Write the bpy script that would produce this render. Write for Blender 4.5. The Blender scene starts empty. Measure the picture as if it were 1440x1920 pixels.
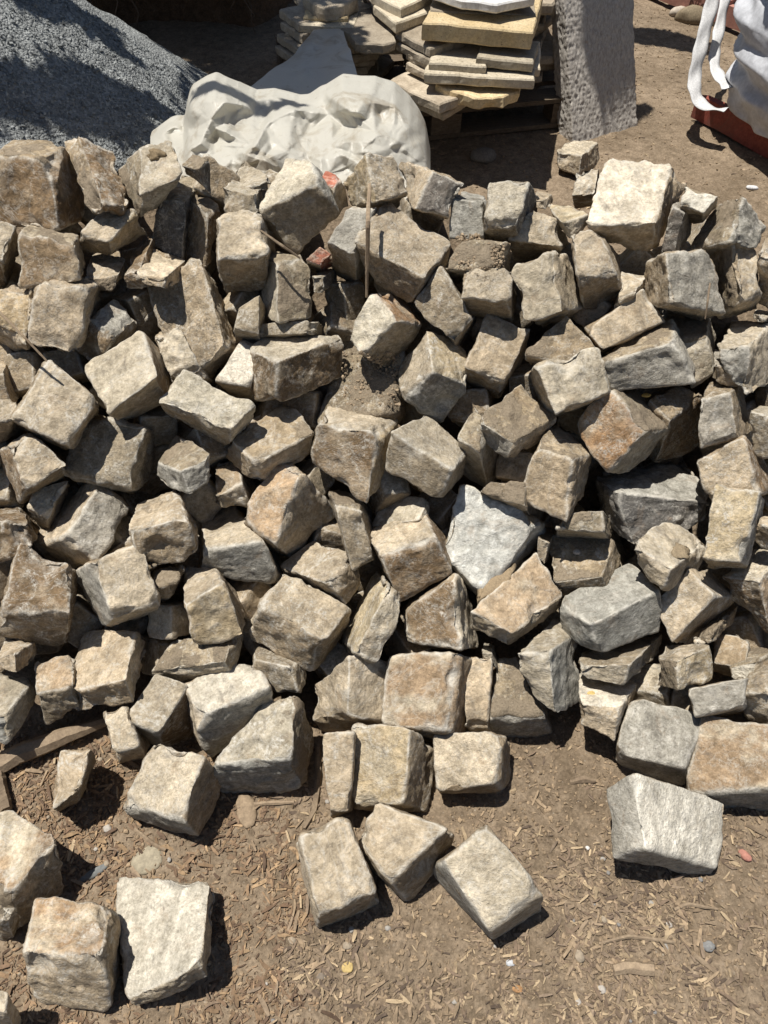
import bpy, math, random
import numpy as np
from mathutils import Vector, Matrix

# ---------------------------------------------------------------- camera, sky, sun, exposure
S = bpy.context.scene
COL = S.collection
H, PITCH, FPX = 1.5, math.radians(52), 1371.0
cam = bpy.data.objects.new("camera", bpy.data.cameras.new("camera"))
COL.objects.link(cam)
cam.location = (0, 0, H)
cam.rotation_euler = (math.radians(90) - PITCH, 0, 0)
cam.data.sensor_fit = 'VERTICAL'
cam.data.angle = 2 * math.atan(960 / FPX)
cam.data.clip_start, cam.data.clip_end = 0.02, 300
S.camera = cam
SUNV = Vector((-0.27, 0.13, 1.0)).normalized()          # direction towards the sun
elev, azim = math.asin(SUNV.z), math.atan2(SUNV.x, SUNV.y)
w = bpy.data.worlds.new("World"); S.world = w; w.use_nodes = True
nt = w.node_tree
sky = nt.nodes.new('ShaderNodeTexSky'); sky.sky_type = 'NISHITA'; sky.sun_disc = False
sky.sun_elevation = elev; sky.sun_rotation = azim
bg = nt.nodes['Background']; bg.inputs[1].default_value = 0.05
nt.links.new(sky.outputs[0], bg.inputs[0])
sun = bpy.data.objects.new("sun", bpy.data.lights.new("sun", 'SUN')); COL.objects.link(sun)
sun.data.energy = 5.0; sun.data.angle = math.radians(0.5); sun.data.color = (1.0, 0.955, 0.88)
sun.rotation_euler = SUNV.to_track_quat('Z', 'Y').to_euler()
sun.location = (-3, 3, 8)
S.view_settings.view_transform = 'Standard'; S.view_settings.look = 'None'
S.view_settings.gamma = 1; S.view_settings.exposure = 0.42
S.cycles.use_denoising = True
S.cycles.max_bounces = 5
rng = np.random.RandomState(7); random.seed(7)

# ---------------------------------------------------------------- helpers
CF = np.array([0, math.cos(PITCH), -math.sin(PITCH)]); CR = np.array([1., 0, 0]); CU = np.array([0, math.sin(PITCH), math.cos(PITCH)])
CP = np.array([0, 0, H])
def ray(px, py): return CF + CR * (px - 720) / FPX - CU * (py - 960) / FPX
def at_depth(px, py, Z): return CP + Z * ray(px, py)
def at_z(px, py, z):
    d = ray(px, py); return CP + d * ((z - H) / d[2])
def at_y(px, py, Y):
    d = ray(px, py); return CP + d * (Y / d[1])
def at_ground(px, py): return at_z(px, py, 0.0)

def _hash(ix, iy, iz, seed):
    h = (ix * 374761393 + iy * 668265263 + iz * 2147483647 + seed * 1274126177) & 0xFFFFFFFF
    h = ((h ^ (h >> 13)) * 1274126177) & 0xFFFFFFFF
    h = ((h ^ (h >> 16)) * 2246822519) & 0xFFFFFFFF
    return ((h ^ (h >> 15)) & 0xFFFFFF) / float(0x800000) - 1.0
def vn(P, seed=0):
    P = np.asarray(P, float); i = np.floor(P).astype(np.int64); f = P - i; f = f * f * (3 - 2 * f)
    r = 0
    for a in (0, 1):
        for b in (0, 1):
            for c in (0, 1):
                wgt = (f[..., 0] if a else 1 - f[..., 0]) * (f[..., 1] if b else 1 - f[..., 1]) * (f[..., 2] if c else 1 - f[..., 2])
                r = r + wgt * _hash(i[..., 0] + a, i[..., 1] + b, i[..., 2] + c, seed)
    return r
def fbm(P, seed=0, octv=4, gain=0.5):
    P = np.asarray(P, float); s = 0; a = 1.0; t = 0
    for k in range(octv):
        s = s + a * vn(P * (2.03 ** k) + 17.3 * k, seed + k); t += a; a *= gain
    return s / t
def ridged(P, seed=0, octv=3):
    P = np.asarray(P, float); s = 0; a = 1.0; t = 0
    for k in range(octv):
        s = s + a * (1 - 2 * np.abs(vn(P * (2.1 ** k) + 9.1 * k, seed + k))); t += a; a *= 0.5
    return s / t

def tri_w(t): return 4 * np.abs(t - np.floor(t + .5)) - 1
def crease(p, specs, seed):
    r = np.random.RandomState(seed); out = 0
    wx = np.stack([fbm(p * 2.2, seed, 2), fbm(p * 2.2 + 5, seed + 1, 2), p[..., 0] * 0], -1)
    for f, amp in specs:
        th = r.uniform(0, math.pi); q = p + wx * (1.7 / f); s = q[..., 0] * math.cos(th) + q[..., 1] * math.sin(th)
        msk = np.clip(.5 + 2.2 * fbm(p * 2.6 + f, seed + int(f * 7), 2), 0, 1); out = out + amp * tri_w(s * f + r.uniform()) * msk
    return out

def tag(o, label=None, cat=None, group=None, kind=None):
    if label: o['label'] = label
    if cat: o['category'] = cat
    if group: o['group'] = group
    if kind: o['kind'] = kind
    return o
def mesh_obj(name, V, F, mat=None, parent=None, loc=None, smooth=True):
    me = bpy.data.meshes.new(name)
    V = np.asarray(V, float)
    if loc is None: loc = (0, 0, 0)
    V = V - np.asarray(loc, float)
    me.from_pydata(V.tolist(), [], [list(map(int, f)) for f in F] if not isinstance(F, np.ndarray) else F.tolist())
    if smooth: me.shade_smooth()
    if mat: me.materials.append(mat)
    o = bpy.data.objects.new(name, me); COL.objects.link(o)
    if parent:
        o.parent = parent
        loc = np.asarray(loc, float) - np.array(parent.location)
    o.location = tuple(loc)
    return o
def empty(name, loc=(0, 0, 0)):
    o = bpy.data.objects.new(name, None); COL.objects.link(o); o.location = tuple(loc); o.empty_display_size = 0.05
    return o
def set_attr(o, name, arr, kind='FLOAT_COLOR'):
    a = o.data.attributes.new(name, kind, 'POINT')
    if kind == 'FLOAT_COLOR':
        c = np.ones((len(arr), 4), np.float32); c[:, :3] = arr; a.data.foreach_set('color', c.ravel())
    else: a.data.foreach_set('value', np.asarray(arr, np.float32))
class Soup:
    """collects pieces that form one mesh"""
    def __init__(s): s.V = []; s.F = []; s.C = []; s.n = 0
    def add(s, V, F, c=None):
        V = np.asarray(V, float); s.V.append(V); s.F += [[int(i) + s.n for i in f] for f in F]; s.n += len(V)
        s.C.append(np.tile(np.asarray(c if c is not None else (1, 1, 1), float), (len(V), 1)))
    def build(s, name, mat, parent=None, loc=None, smooth=False, col=False):
        o = mesh_obj(name, np.vstack(s.V), s.F, mat, parent, loc, smooth)
        if col: set_attr(o, 'col', np.vstack(s.C))
        return o
BOXF = [(0, 3, 2, 1), (4, 5, 6, 7), (0, 1, 5, 4), (1, 2, 6, 5), (2, 3, 7, 6), (3, 0, 4, 7)]
def box_v(o, a, b, c):
    o, a, b, c = map(lambda q: np.asarray(q, float), (o, a, b, c))
    return np.array([o, o + a, o + a + b, o + b, o + c, o + a + c, o + a + b + c, o + b + c])

# ---------------------------------------------------------------- materials
class M:
    def __init__(s, name, rough=0.9, spec=0.25):
        s.m = bpy.data.materials.new(name); s.m.use_nodes = True; s.t = s.m.node_tree; s.n = s.t.nodes; s.l = s.t.links
        s.b = s.n['Principled BSDF']; s.b.inputs['Roughness'].default_value = rough
        s.b.inputs['Specular IOR Level'].default_value = spec
    def new(s, t, **kw):
        n = s.n.new('ShaderNode' + t)
        for k, v in kw.items(): setattr(n, k, v)
        return n
    def link(s, a, b): s.l.new(a, b)
    def coords(s, rnd=True, kind='Object'):
        tc = s.new('TexCoord')
        if not rnd: return tc.outputs[kind]
        oi = s.new('ObjectInfo'); mul = s.new('VectorMath', operation='SCALE'); s.link(oi.outputs['Random'], mul.inputs['Scale'])
        mul.inputs[0].default_value = (37.0, 71.0, 53.0)
        add = s.new('VectorMath', operation='ADD'); s.link(tc.outputs[kind], add.inputs[0]); s.link(mul.outputs[0], add.inputs[1])
        return add.outputs[0]
    def noise(s, co, scale, detail=5, rough=0.55, dist=0.0, stretch=None):
        if stretch:
            mp = s.new('Mapping'); mp.inputs['Scale'].default_value = stretch; s.link(co, mp.inputs[0]); co = mp.outputs[0]
        n = s.new('TexNoise'); n.inputs['Scale'].default_value = scale; n.inputs['Detail'].default_value = detail
        n.inputs['Roughness'].default_value = rough; n.inputs['Distortion'].default_value = dist; s.link(co, n.inputs['Vector'])
        return n.outputs['Fac']
    def voro(s, co, scale, feature='F1'):
        n = s.new('TexVoronoi', feature=feature); n.inputs['Scale'].default_value = scale; s.link(co, n.inputs['Vector'])
        return n
    def ramp(s, fac, a, b, lo=(0, 0, 0, 1), hi=(1, 1, 1, 1)):
        r = s.new('ValToRGB'); r.color_ramp.elements[0].position = a; r.color_ramp.elements[1].position = b
        r.color_ramp.elements[0].color = lo if len(lo) == 4 else (*lo, 1); r.color_ramp.elements[1].color = hi if len(hi) == 4 else (*hi, 1)
        s.link(fac, r.inputs[0]); return r.outputs[0]
    def mix(s, fac, a, b, mode='MIX'):
        n = s.new('MixRGB', blend_type=mode)
        for i, v in ((0, fac), (1, a), (2, b)):
            if hasattr(v, 'links'): s.link(v, n.inputs[i])
            elif isinstance(v, (int, float)): n.inputs[i].default_value = v if i == 0 else (v, v, v, 1)
            else: n.inputs[i].default_value = (*v[:3], 1)
        return n.outputs[0]
    def math(s, op, a, b=0.0):
        n = s.new('Math', operation=op)
        for i, v in ((0, a), (1, b)):
            if hasattr(v, 'links'): s.link(v, n.inputs[i])
            else: n.inputs[i].default_value = v
        return n.outputs[0]
    def attr(s, name, out='Color'):
        a = s.new('Attribute'); a.attribute_name = name; return a.outputs[out]
    def base(s, c):
        if hasattr(c, 'links'): s.link(c, s.b.inputs['Base Color'])
        else: s.b.inputs['Base Color'].default_value = (*c, 1)
    def bump(s, hgt, strength=0.5, dist=0.003, prev=None):
        b = s.new('Bump'); b.inputs['Strength'].default_value = strength; b.inputs['Distance'].default_value = dist
        s.link(hgt, b.inputs['Height'])
        if prev is not None: s.link(prev, b.inputs['Normal'])
        s.link(b.outputs[0], s.b.inputs['Normal']); return b.outputs[0]

def mat_stone():
    m = M('weathered_stone', 0.88, 0.22); co0 = m.coords(); oi = m.new('ObjectInfo'); rn = oi.outputs['Random']
    r2 = m.math('FRACT', m.math('MULTIPLY', rn, 7.31)); r3 = m.math('FRACT', m.math('MULTIPLY', rn, 23.7)); r4 = m.math('FRACT', m.math('MULTIPLY', rn, 61.3))
    sc_ = m.new('VectorMath', operation='SCALE'); m.link(co0, sc_.inputs[0]); m.link(m.math('ADD', 0.62, m.math('MULTIPLY', r2, 0.8)), sc_.inputs['Scale'])
    rot = m.new('VectorRotate', rotation_type='EULER_XYZ'); m.link(sc_.outputs[0], rot.inputs['Vector']); cb = m.new('CombineXYZ'); m.link(m.math('MULTIPLY', r3, 6.0), cb.inputs[0]); m.link(m.math('MULTIPLY', r4, 6.0), cb.inputs[1]); m.link(cb.outputs[0], rot.inputs['Rotation'])
    co = rot.outputs[0]
    col = m.attr('col'); mud = m.attr('mud', 'Fac'); wear = m.attr('wear', 'Fac')
    big = m.noise(co, 14, 5, 0.6, 0.6); mid = m.noise(co, 55, 6, 0.7, 0.3); fine = m.noise(co, 185, 4, 0.75)
    # broad tone changes, blotches and specks
    c = m.mix(1.0, col, m.ramp(big, 0.28, 0.72, (0.70, 0.685, 0.65), (1.30, 1.28, 1.24)), 'MULTIPLY')
    c = m.mix(1.0, c, m.ramp(mid, 0.3, 0.7, (0.66, 0.645, 0.61), (1.36, 1.35, 1.33)), 'MULTIPLY')
    c = m.mix(1.0, c, m.ramp(fine, 0.3, 0.72, (0.66, 0.65, 0.63), (1.32, 1.32, 1.32)), 'MULTIPLY')
    pale = m.math('MULTIPLY', m.ramp(m.noise(co, 26, 8, 0.75, 0.8), 0.50, 0.60), m.ramp(m.noise(co, 160, 4, 0.7), 0.42, 0.6))
    c = m.mix(m.math('MULTIPLY', pale, m.math('ADD', 0.35, m.math('MULTIPLY', r3, 0.6))), c, (0.56, 0.535, 0.475))
    bnd = m.noise(co, 11, 5, 0.6, 0.5, (0.35, 0.35, 3.2)); c = m.mix(m.math('MULTIPLY', r4, 0.8), c, m.mix(1.0, c, m.ramp(bnd, 0.36, 0.64, (0.70, 0.68, 0.65), (1.22, 1.21, 1.2)), 'MULTIPLY'))
    rust = m.math('MULTIPLY', m.ramp(m.noise(co, 17, 6, 0.7, 1.2, ), 0.56, 0.7), 0.34)
    c = m.mix(rust, c, (0.26, 0.17, 0.095))
    dark = m.math('MULTIPLY', m.ramp(m.noise(co, 21, 7, 0.7, 1.0, (1, 1.4, 2.2)), 0.56, 0.67), 0.45)
    c = m.mix(dark, c, (0.105, 0.095, 0.085))
    # thin pale mineral veins
    vein = m.noise(co, 9, 5, 0.6, 2.2, (1, 2.2, 0.8))
    vv = m.math('SUBTRACT', 1.0, m.math('MULTIPLY', m.math('ABSOLUTE', m.math('SUBTRACT', vein, 0.5)), 55.0))
    c = m.mix(m.math('MULTIPLY', m.math('MAXIMUM', vv, 0.0), 0.3), c, (0.56, 0.52, 0.45))
    # chipped pale edges
    wr = m.math('MULTIPLY', wear, m.ramp(m.noise(co, 70, 6, 0.75), 0.36, 0.56))
    c = m.mix(m.math('MULTIPLY', wr, 0.72), c, (0.60, 0.57, 0.50))
    # dried mud
    mudn = m.noise(co, 60, 6, 0.7)
    mm = m.ramp(m.math('ADD', mud, m.math('MULTIPLY', m.math('SUBTRACT', mudn, 0.5), 1.3)), 0.45, 0.6)
    mc = m.mix(m.ramp(fine, 0.3, 0.7), (0.19, 0.15, 0.102), (0.33, 0.27, 0.195))
    c = m.mix(mm, c, mc)
    m.base(c)
    h = m.math('ADD', m.math('MULTIPLY', mid, 1.0), m.math('MULTIPLY', m.noise(co, 22, 7, 0.68, 0.5), 1.6))
    n1 = m.bump(h, 0.8, 0.006)
    grain = m.math('ADD', m.math('MULTIPLY', fine, 1.0), m.math('MULTIPLY', m.math('MULTIPLY', m.noise(co, 190, 4, 0.8), mm), 2.2))
    m.bump(grain, 0.7, 0.003, n1)
    return m.m
def mat_soil(name='soil', tint=(1, 1, 1)):
    m = M(name, 0.95, 0.1); co = m.coords(False)
    a = m.noise(co, 3.0, 6, 0.6, 0.5); b = m.noise(co, 28, 7, 0.7, 0.4); f = m.noise(co, 130, 5, 0.75)
    c = m.mix(m.ramp(a, 0.35, 0.65), (0.18, 0.138, 0.095), (0.265, 0.206, 0.146))
    c = m.mix(1.0, c, m.ramp(b, 0.3, 0.7, (0.6, 0.58, 0.55), (1.25, 1.25, 1.25)), 'MULTIPLY')
    c = m.mix(1.0, c, m.ramp(f, 0.3, 0.7, (0.6, 0.6, 0.6), (1.35, 1.35, 1.35)), 'MULTIPLY')
    v = m.voro(co, 95); sp = m.math('MULTIPLY', m.ramp(v.outputs['Distance'], 0.12, 0.2, (1, 1, 1), (0, 0, 0)), m.ramp(m.noise(co, 35, 3), 0.5, 0.62))
    c = m.mix(m.math('MULTIPLY', sp, 0.5), c, (0.42, 0.37, 0.3))
    c = m.mix(1.0, c, tint, 'MULTIPLY')
    m.base(c)
    n1 = m.bump(b, 0.7, 0.012); m.bump(m.math('ADD', f, m.math('MULTIPLY', v.outputs['Distance'], 0.6)), 0.8, 0.004, n1)
    return m.m
def mat_gravel():
    m = M('crushed_grey_stone', 0.85, 0.3); co = m.coords(False)
    v = m.voro(co, 120); n = m.noise(co, 260, 3, 0.7); b = m.noise(co, 9, 5)
    c = m.mix(m.ramp(v.outputs['Color'], 0.1, 0.9), (0.13, 0.138, 0.138), (0.31, 0.323, 0.318))
    c = m.mix(1.0, c, m.ramp(n, 0.3, 0.7, (0.7, 0.7, 0.7), (1.3, 1.3, 1.3)), 'MULTIPLY')
    c = m.mix(1.0, c, m.ramp(b, 0.35, 0.65, (0.8, 0.8, 0.8), (1.15, 1.15, 1.15)), 'MULTIPLY')
    m.base(c); n1 = m.bump(m.noise(co, 60, 5, 0.7), 0.7, 0.01)
    m.bump(m.math('SUBTRACT', 1.0, v.outputs['Distance']), 1.0, 0.006, n1); return m.m
def mat_attr(name, rough=0.85, scale=120, amp=0.35, stretch=None, bump=0.4, dist=0.001, spec=0.2):
    m = M(name, rough, spec); co = m.coords(False); n = m.noise(co, scale, 5, 0.65, 0.2, stretch)
    c = m.mix(1.0, m.attr('col'), m.ramp(n, 0.3, 0.7, (1 - amp,) * 3, (1 + amp,) * 3), 'MULTIPLY')
    m.base(c); m.bump(n, bump, dist); return m.m
def mat_plain(name, c1, c2, scale=30, rough=0.85, stretch=None, bump=0.5, dist=0.003, detail=6, spec=0.25, rnd=True, pits=False, grime=None):
    m = M(name, rough, spec); co = m.coords(rnd)
    n = m.noise(co, scale, detail, 0.65, 0.4, stretch); f = m.noise(co, scale * 7, 4, 0.7)
    c = m.mix(m.ramp(n, 0.32, 0.68), c1, c2)
    c = m.mix(1.0, c, m.ramp(f, 0.3, 0.7, (0.78,) * 3, (1.2,) * 3), 'MULTIPLY')
    oi = m.new('ObjectInfo')
    if rnd: c = m.mix(1.0, c, m.ramp(oi.outputs['Random'], 0, 1, (0.72,) * 3, (1.18,) * 3), 'MULTIPLY')
    if grime: c = m.mix(m.math('MULTIPLY', m.ramp(m.noise(co, 6, 6, 0.7, 0.8), 0.5, 0.66), 0.8), c, grime)
    h = n
    if pits:
        v = m.noise(co, 130, 4, 0.7, 0.0, (1, 1, 3)); pit = m.ramp(v, 0.33, 0.40)
        c = m.mix(pit, (0.12, 0.09, 0.05), c); h = m.math('ADD', m.math('MULTIPLY', n, 0.3), m.math('MULTIPLY', pit, 1.0))
    m.base(c); m.bump(m.math('ADD', h, m.math('MULTIPLY', f, 0.4)), bump, dist); return m.m

def vnormals_q(V, F):
    a, b, c, d = V[F[:, 0]], V[F[:, 1]], V[F[:, 2]], V[F[:, 3]]
    fn = np.cross(c - a, d - b); N = np.zeros_like(V)
    for k in range(4): np.add.at(N, F[:, k], fn)
    return N / (np.linalg.norm(N, axis=1, keepdims=True) + 1e-12)
# ---------------------------------------------------------------- ground sheet
MSOIL = mat_soil()
def heap_z(x, y):
    r = np.hypot((x + 2.02), (y - 2.95)); z = 1.28 - 0.86 * np.sqrt(r * r + 0.05)
    return z
def mound_z(x, y):
    front = -0.735 + 0.79 * y
    P = np.stack([x, y, x * 0], -1)
    front = front + 0.03 * vn(P * 5, 3)
    back = 0.62 - 0.85 * (y - 1.66) - 0.20 * np.clip((x - 0.15) / 0.3, 0, 1)
    side = 1.6 - np.abs(x) * 0.9
    return np.minimum(np.minimum(front, back), side)
def ground_z(x, y):
    P = np.stack([x, y, x * 0], -1)
    near = np.exp(-np.maximum(np.hypot(x, y - 1) - 3, 0) * 0.6)
    z = 0.012 * fbm(P * 3.1, 21, 3) + (0.006 * fbm(P * 14, 22, 4) + 0.0035 * ridged(P * 45, 23, 3)) * near - 0.004
    z = z + 0.018 * np.clip(fbm(P * 2.0 + 5, 24, 2), 0, 1) * near
    return z
def lines(segs):
    out = []
    for a, b, s in segs: out += list(np.arange(a, b, s))
    return np.array(out + [segs[-1][1]])
gx = lines([(-60, -8, 4), (-8, -2.2, 0.3), (-2.2, -1.0, 0.03), (-1.0, 1.0, 0.009), (1.0, 2.8, 0.025), (2.8, 8, 0.3), (8, 60.1, 4)])
gy = lines([(-30, -2, 4), (-2, -0.1, 0.1), (-0.1, 0.85, 0.008), (0.85, 2.3, 0.05), (2.3, 5.6, 0.02), (5.6, 10, 0.3), (10, 62, 4)])
X, Y = np.meshgrid(gx, gy); Z = ground_z(X, Y)
nx_, ny_ = len(gx), len(gy)
def grid_faces(nx, ny):
    i = np.arange(nx - 1)[None] + (np.arange(ny - 1) * nx)[:, None]; i = i.ravel()
    return np.stack([i, i + 1, i + nx + 1, i + nx], 1)
g = mesh_obj('ground', np.stack([X, Y, Z], -1).reshape(-1, 3), grid_faces(nx_, ny_), MSOIL); tag(g, kind='structure')
# earth packed under the cobbles
mx = np.arange(-1.9, 1.9, 0.02); my = np.arange(0.6, 2.5, 0.02); X, Y = np.meshgrid(mx, my)
P = np.stack([X, Y, X * 0], -1); Z = np.maximum(mound_z(X, Y) + 0.006 * fbm(P * 40, 5, 3), -0.05)
o = mesh_obj('earth_mound', np.stack([X, Y, Z], -1).reshape(-1, 3), grid_faces(len(mx), len(my)), MSOIL); tag(o, kind='structure')

# ---------------------------------------------------------------- grey gravel heap
hx = np.arange(-3.6, 0.1, 0.012); hy = np.arange(1.2, 4.7, 0.012); X, Y = np.meshgrid(hx, hy); P = np.stack([X, Y, X * 0], -1)
Z = heap_z(X, Y); lump = fbm(P * 7, 31, 4) * 0.020 + 0.022 * np.clip(ridged(P * 8 + 3, 33, 2) - 0.55, 0, 1) + fbm(P * 38, 32, 3) * 0.0055 + 0.003 * vn(P * 90, 35)
Z = np.maximum(Z + lump * (Z > -0.1), -0.03)
o = mesh_obj('gravel_heap', np.stack([X, Y, Z], -1).reshape(-1, 3), grid_faces(len(hx), len(hy)), mat_gravel())
tag(o, 'heap of fine crushed blue-grey gravel with streaks of tree shade', 'gravel', kind='stuff')

gr_ = np.random.RandomState(8); ng = 26000
gxy = np.stack([gr_.uniform(-1.75, -.45, ng), gr_.uniform(1.25, 3.35, ng)], 1); hz = heap_z(gxy[:, 0], gxy[:, 1]); P_ = np.c_[gxy, gxy[:, 0] * 0]
hz = hz + fbm(P_ * 7, 31, 4) * 0.020 + 0.022 * np.clip(ridged(P_ * 8 + 3, 33, 2) - 0.55, 0, 1) + fbm(P_ * 38, 32, 3) * 0.0055 + 0.003 * vn(P_ * 90, 35)
ok = hz > 0; gxy, hz = gxy[ok], hz[ok]; ng = len(hz)
O6 = np.array([(1, 0, 0), (0, 1, 0), (-1, 0, 0), (0, -1, 0), (0, 0, 1), (0, 0, -1)], float); F8 = np.array([(0, 1, 4), (1, 2, 4), (2, 3, 4), (3, 0, 4), (1, 0, 5), (2, 1, 5), (3, 2, 5), (0, 3, 5)])
sz = np.minimum(.0016 + gr_.gamma(1.6, .0013, ng), .011); Vg = O6[None] * sz[:, None, None] * gr_.uniform(.55, 1.3, (ng, 6, 1)) + gr_.normal(0, .25, (ng, 6, 3)) * sz[:, None, None]
Vg = Vg + np.c_[gxy, hz + sz * .25][:, None, :]; Fg = (F8[None] + (np.arange(ng) * 6)[:, None, None]).reshape(-1, 3)
o = mesh_obj('gravel_grains', Vg.reshape(-1, 3), Fg, None, smooth=False); mg = mat_attr('gravel_grain', .85, 200, .3); o.data.materials.append(mg)
set_attr(o, 'col', np.repeat(np.array([(.225, .236, .234)]) * gr_.uniform(.45, 1.55, (ng, 1)), 6, 0)); tag(o, 'loose angular grey chippings covering the gravel heap', 'gravel', kind='stuff')

# ---------------------------------------------------------------- dark undercut earth bank with hanging roots
bk = empty('earth_bank', (-1.3, 4.3, 0)); tag(bk, 'undercut dark brown earth bank with hanging roots, in deep shade', 'bank')
us = np.linspace(-4.5, -0.30, 200); vs = np.linspace(0, 1, 70); U, W = np.meshgrid(us, vs)
prof_y = np.interp(vs, [0, 0.12, 0.28, 0.45, 0.6, 1.0], [4.55, 4.62, 4.40, 4.22, 4.25, 5.5]); prof_z = np.interp(vs, [0, 0.12, 0.28, 0.45, 0.6, 1.0], [-0.05, 0.12, 0.26, 0.62, 0.95, 1.15])
P = np.stack([U, np.repeat(prof_z[:, None], 200, 1), U * 0], -1)
Yb = prof_y[:, None] + 0.10 * fbm(P * 4, 41, 4) + 0.02 * fbm(P * 22, 42, 3); Zb = prof_z[:, None] + 0.04 * fbm(P * 5 + 9, 43, 3)
Yb = Yb + 1.6 * np.clip((U + 0.75) / 0.5, 0, 1) ** 2
mesh_obj('soil_face', np.stack([U, Yb, Zb], -1).reshape(-1, 3), grid_faces(200, 70), mat_soil('bank_soil', (0.62, 0.5, 0.42)), bk, (-1.3, 4.3, 0))
def tube(pts, rad, seg=5):
    pts = np.asarray(pts, float); n = len(pts); V = []; F = []
    rad = np.broadcast_to(rad, (n,))
    for i in range(n):
        t = pts[min(i + 1, n - 1)] - pts[max(i - 1, 0)]; t /= np.linalg.norm(t) + 1e-9
        a = np.cross(t, [0.3, 0.2, 1.0]); a /= np.linalg.norm(a) + 1e-9; b = np.cross(t, a)
        for k in range(seg):
            th = 2 * math.pi * k / seg; V.append(pts[i] + rad[i] * (math.cos(th) * a + math.sin(th) * b))
    for i in range(n - 1):
        for k in range(seg): F.append((i * seg + k, i * seg + (k + 1) % seg, (i + 1) * seg + (k + 1) % seg, (i + 1) * seg + k))
    F.append(tuple(range(seg))[::-1]); F.append(tuple((n - 1) * seg + k for k in range(seg)))
    return V, F
MROOT = mat_plain('root_bark', (0.10, 0.065, 0.04), (0.17, 0.12, 0.08), 40, 0.9)
for k in range(26):
    x0 = rng.uniform(-2.0, -0.6); p = np.array([x0, 4.22 + rng.uniform(-.05, .1), rng.uniform(.3, .6)]); pts = [p.copy()]
    for j in range(9):
        p = p + np.array([rng.normal(0, .018), rng.normal(-.004, .01), -rng.uniform(.02, .05)]); pts.append(p.copy())
    s = Soup(); s.add(*tube(pts, np.linspace(.006, .0015, 10)), None); s.build('root', MROOT, bk, pts[0], True)

# ---------------------------------------------------------------- unseen tree shading heap and bank, with leaf patches added for more shade
tr = empty('tree', (-2.9, 5.6, 0.0)); tag(tr, 'unseen tree beyond the earth bank, with leaf patches added to shade gravel, stacks and slab', 'tree')
MBARK = mat_plain('tree_bark', (0.09, 0.07, 0.05), (0.18, 0.14, 0.10), 20, 0.95, (1, 1, 0.3))
s = Soup(); tp = [(-2.9, 5.6, -.1), (-2.85, 5.55, 1.0), (-2.7, 5.4, 2.0), (-2.45, 5.2, 3.1), (-2.3, 5.1, 4.2)]
s.add(*tube(tp, [.17, .14, .12, .09, .05], 10)); s.build('trunk', MBARK, tr, (-2.9, 5.6, 0), True)
limbs = [((-2.75, 5.45, 1.9), (-1.9, 4.9, 2.5), (-1.0, 4.5, 2.8)), ((-2.6, 5.3, 2.6), (-2.3, 4.3, 2.9), (-2.0, 3.5, 2.9)), ((-2.5, 5.2, 3.0), (-1.3, 5.0, 3.4), (-0.4, 4.6, 3.5)),
         ((-2.8, 5.5, 1.8), (-2.7, 4.5, 2.4), (-2.55, 3.3, 2.5)), ((-2.7, 5.4, 2.0), (-1.6, 5.3, 2.9), (-.9, 5.5, 3.2))]
for L in limbs:
    A, B, C_ = map(np.array, L); t = np.linspace(0, 1, 12)[:, None]; pts = (1 - t) ** 2 * A + 2 * t * (1 - t) * B + t * t * C_
    s = Soup(); s.add(*tube(pts, np.linspace(.055, .014, 12), 7)); s.build('limb', MBARK, tr, pts[0], True)
def crown(centres, name, leaf=0.05, par=None):
    s = Soup()
    for (c, rad, n) in centres:
        d = rng.normal(0, 1, (n, 3)); d /= np.linalg.norm(d, axis=1, keepdims=True); q = np.array(c) + d * (rng.uniform(0, 1, (n, 1)) ** 0.45) * np.array(rad)
        for c0 in q:
            a = rng.normal(0, 1, 3); a /= np.linalg.norm(a); b = np.cross(a, rng.normal(0, 1, 3)); b /= np.linalg.norm(b)
            l = leaf * rng.uniform(.6, 1.3); s.add([c0 - a * l, c0 + b * l * .45, c0 + a * l, c0 - b * l * .45], [(0, 1, 2, 3)])
    return s.build(name, MLEAF, par, par.location if par else None)
MLEAF = mat_plain('leaf_green', (0.04, 0.075, 0.02), (0.09, 0.13, 0.04), 6, 0.6)
def over(x, y, z, h): k = (h - z) / SUNV.z; return (x + SUNV.x * k, y + SUNV.y * k, h)
CR_SPOTS = []
for (x, y, z, h, r_, n) in [(-.55, 4.1, .2, 3.0, (.50, .42, .3), 1500), (-1.1, 4.2, .3, 3.2, (.6, .4, .3), 1500), (-.30, 3.45, .3, 2.8, (.30, .20, .16), 620), (-.62, 3.55, .3, 2.8, (.24, .2, .16), 420),
                            (0.25, 4.0, .3, 3.3, (.4, .3, .3), 700)]:
    CR_SPOTS.append((over(x, y, z, h), r_, n))
def heap_hit(px, py):
    d = ray(px, py); k = np.linspace(1.2, 5.5, 260); Q = CP + k[:, None] * d; hit = np.where(Q[:, 2] < np.maximum(heap_z(Q[:, 0], Q[:, 1]), 0))[0]
    return Q[hit[0]] if len(hit) else None
def in_poly(px, py, poly):
    c = False; j = len(poly) - 1
    for i in range(len(poly)):
        if ((poly[i][1] > py) != (poly[j][1] > py)) and (px < (poly[j][0] - poly[i][0]) * (py - poly[i][1]) / (poly[j][1] - poly[i][1] + 1e-9) + poly[i][0]): c = not c
        j = i
    return c
SHADE_LEAVES = []
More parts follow.
